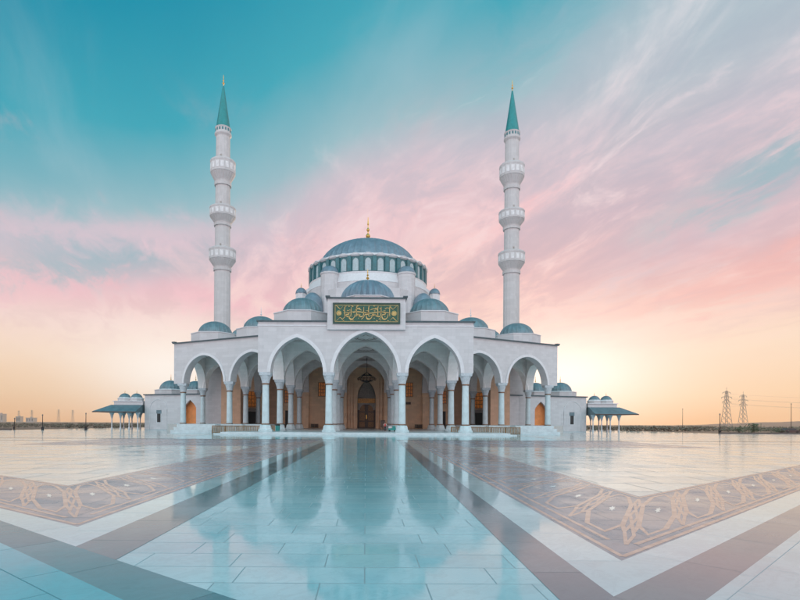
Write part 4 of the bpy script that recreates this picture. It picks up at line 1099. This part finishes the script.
n4 = t.noise(t.vm('ADD', t.mapping(q, (5.7, 2.9, 0), (0, 0, R(10)), (3.6, 1.7, 1)), t.vm('SCALE', t.comb(n1, n2, 0.0), scale=1.3)), 1.5, 10, .66, .5)
mid = t.m('MULTIPLY', t.step(el, .12, .32), t.m('SUBTRACT', 1.0, t.step(t.m('SUBTRACT', el, t.m('MULTIPLY', sa, .5)), .55, .85)))
c = t.mix(t.m('MULTIPLY', t.m('MULTIPLY', t.step(n4, .40, .56, a=1, b=0), mid), .42), c, t.ramp(el, [(0.0, srgb(236, 190, 176)), (.3, srgb(216, 172, 182)), (.6, srgb(178, 178, 194)), (1.0, srgb(150, 182, 196))], 'LINEAR'))
c = t.mix(t.m('MULTIPLY', t.m('MULTIPLY', t.step(n4, .52, .68), mid), .55), c, t.ramp(el, [(0.0, srgb(255, 236, 220)), (.3, srgb(255, 218, 212)), (.6, srgb(244, 222, 226)), (1.0, srgb(226, 224, 230))], 'LINEAR'))
# wisps over the teal
c = t.mix(t.m('MULTIPLY', t.m('MULTIPLY', t.step(n1, .5, .72), t.step(el, .35, .6)), .16), c, srgb(205, 214, 224))
m2 = t.m('MULTIPLY', t.step(n3, .52, .72), t.m('MULTIPLY', t.step(el, .22, .4), t.m('SUBTRACT', 1.0, t.step(el, .62, .85))))
c = t.mix(t.m('MULTIPLY', m2, .45), c, srgb(246, 184, 188))
m3 = t.m('MULTIPLY', t.step(n2, .56, .70), t.m('MULTIPLY', t.step(el, .28, .42), t.m('SUBTRACT', 1.0, t.step(el, .55, .75))))
c = t.mix(t.m('MULTIPLY', m3, .5), c, srgb(150, 182, 194))
def patch(c, az, el_, sx_, sz_, amt, col, tilt=0.0):
    a = t.m('SUBTRACT', t.m('ARCTAN2', X, Y), R(az))
    dx = t.m('ADD', a, t.m('ADD', t.m('MULTIPLY', t.m('SUBTRACT', n1, .5), R(14)), t.m('MULTIPLY', t.m('SUBTRACT', n4, .5), R(26))))
    dz = t.m('ADD', t.m('SUBTRACT', t.m('ARCSINE', Zc), R(el_)), t.m('ADD', t.m('MULTIPLY', t.m('SUBTRACT', n4, .5), R(sz_ * 5)), t.m('MULTIPLY', a, -tilt)))
    e = t.m('ADD', t.m('POWER', t.m('DIVIDE', dx, R(sx_)), 2.0), t.m('POWER', t.m('DIVIDE', dz, R(sz_)), 2.0))
    return t.mix(t.m('MULTIPLY', t.m('EXPONENT', t.m('MULTIPLY', e, -1.0)), amt), c, col)
c = patch(c, -30, 18.0, 14, 1.6, .5, srgb(236, 200, 212), .10)
c = patch(c, -28, 15.0, 9, 1.9, .66, srgb(124, 180, 192), .06)
c = patch(c, -33, 12.0, 7, 1.5, .5, srgb(244, 190, 200), .06)
c = patch(c, -16, 12.6, 7, 1.6, .6, srgb(246, 188, 200), -.15)
c = patch(c, 38, 21.0, 8, 1.9, .85, srgb(126, 180, 192), .28)
c = patch(c, 33, 17.3, 10, 2.4, .6, srgb(206, 186, 198), .25)
c = patch(c, 35, 12.2, 11, 2.0, .65, srgb(244, 182, 176), .15)
c = patch(c, 27, 9.4, 10, 1.0, .5, srgb(255, 226, 210), .12)
# antitwilight behind the viewer, boosted to brighten the facade and arcade
back = t.ramp(t.m('DIVIDE', el, 2.25), [(0.0, srgb(185, 180, 196)), (.10, srgb(222, 198, 200)), (.25, srgb(212, 204, 210)), (.5, srgb(150, 196, 206)), (1.0, srgb(60, 160, 180))], 'LINEAR')
back = t.vm('SCALE', back, scale=2.7)
c = t.mix(front, back, c)
def glow(az, el_, sx_, sz_, amt):
    dx = t.m('SUBTRACT', t.m('ARCTAN2', X, Y), az); dz = t.m('SUBTRACT', t.m('ARCSINE', Zc), el_)
    e = t.m('ADD', t.m('POWER', t.m('DIVIDE', dx, sx_), 2.0), t.m('POWER', t.m('DIVIDE', dz, sz_), 2.0))
    return t.m('MULTIPLY', t.m('EXPONENT', t.m('MULTIPLY', e, -1.0)), amt)
c = t.mix(glow(R(20.5), R(4.6), R(9), R(4.3), 1.0), c, (1.2, 1.1, 1.05, 1))
c = t.mix(glow(R(-20.5), R(5.0), R(8), R(4.2), .9), c, (1.08, 1.0, .94, 1))
# faint physical sky underneath
sky = t.new('ShaderNodeTexSky', sky_type='NISHITA'); sky.sun_disc = False; sky.sun_elevation = SUN_EL; sky.sun_rotation = SUN_AZ
c = t.mix(1.0, c, t.vm('SCALE', sky.outputs[0], scale=.005), 'ADD')
t.put(bg.inputs[0], c); bg.inputs[1].default_value = 1.0

sl = bpy.data.lights.new('sun', 'SUN'); sl.energy = 2.0; sl.angle = R(.6); sl.color = (1, .72, .45)
so = bpy.data.objects.new('sun', sl); COL.objects.link(so)
dv = Vector((math.sin(SUN_AZ) * math.cos(SUN_EL), math.cos(SUN_AZ) * math.cos(SUN_EL), math.sin(SUN_EL)))
so.rotation_euler = (-dv).to_track_quat('-Z', 'Y').to_euler(); so.location = (120, 300, 60)

vs = S.view_settings; vs.view_transform = 'Standard'; vs.look = 'None'; vs.exposure = 0; vs.gamma = 1; vs.use_curve_mapping = False
S.render.engine = 'CYCLES'; S.cycles.use_denoising = True; S.cycles.max_bounces = 8
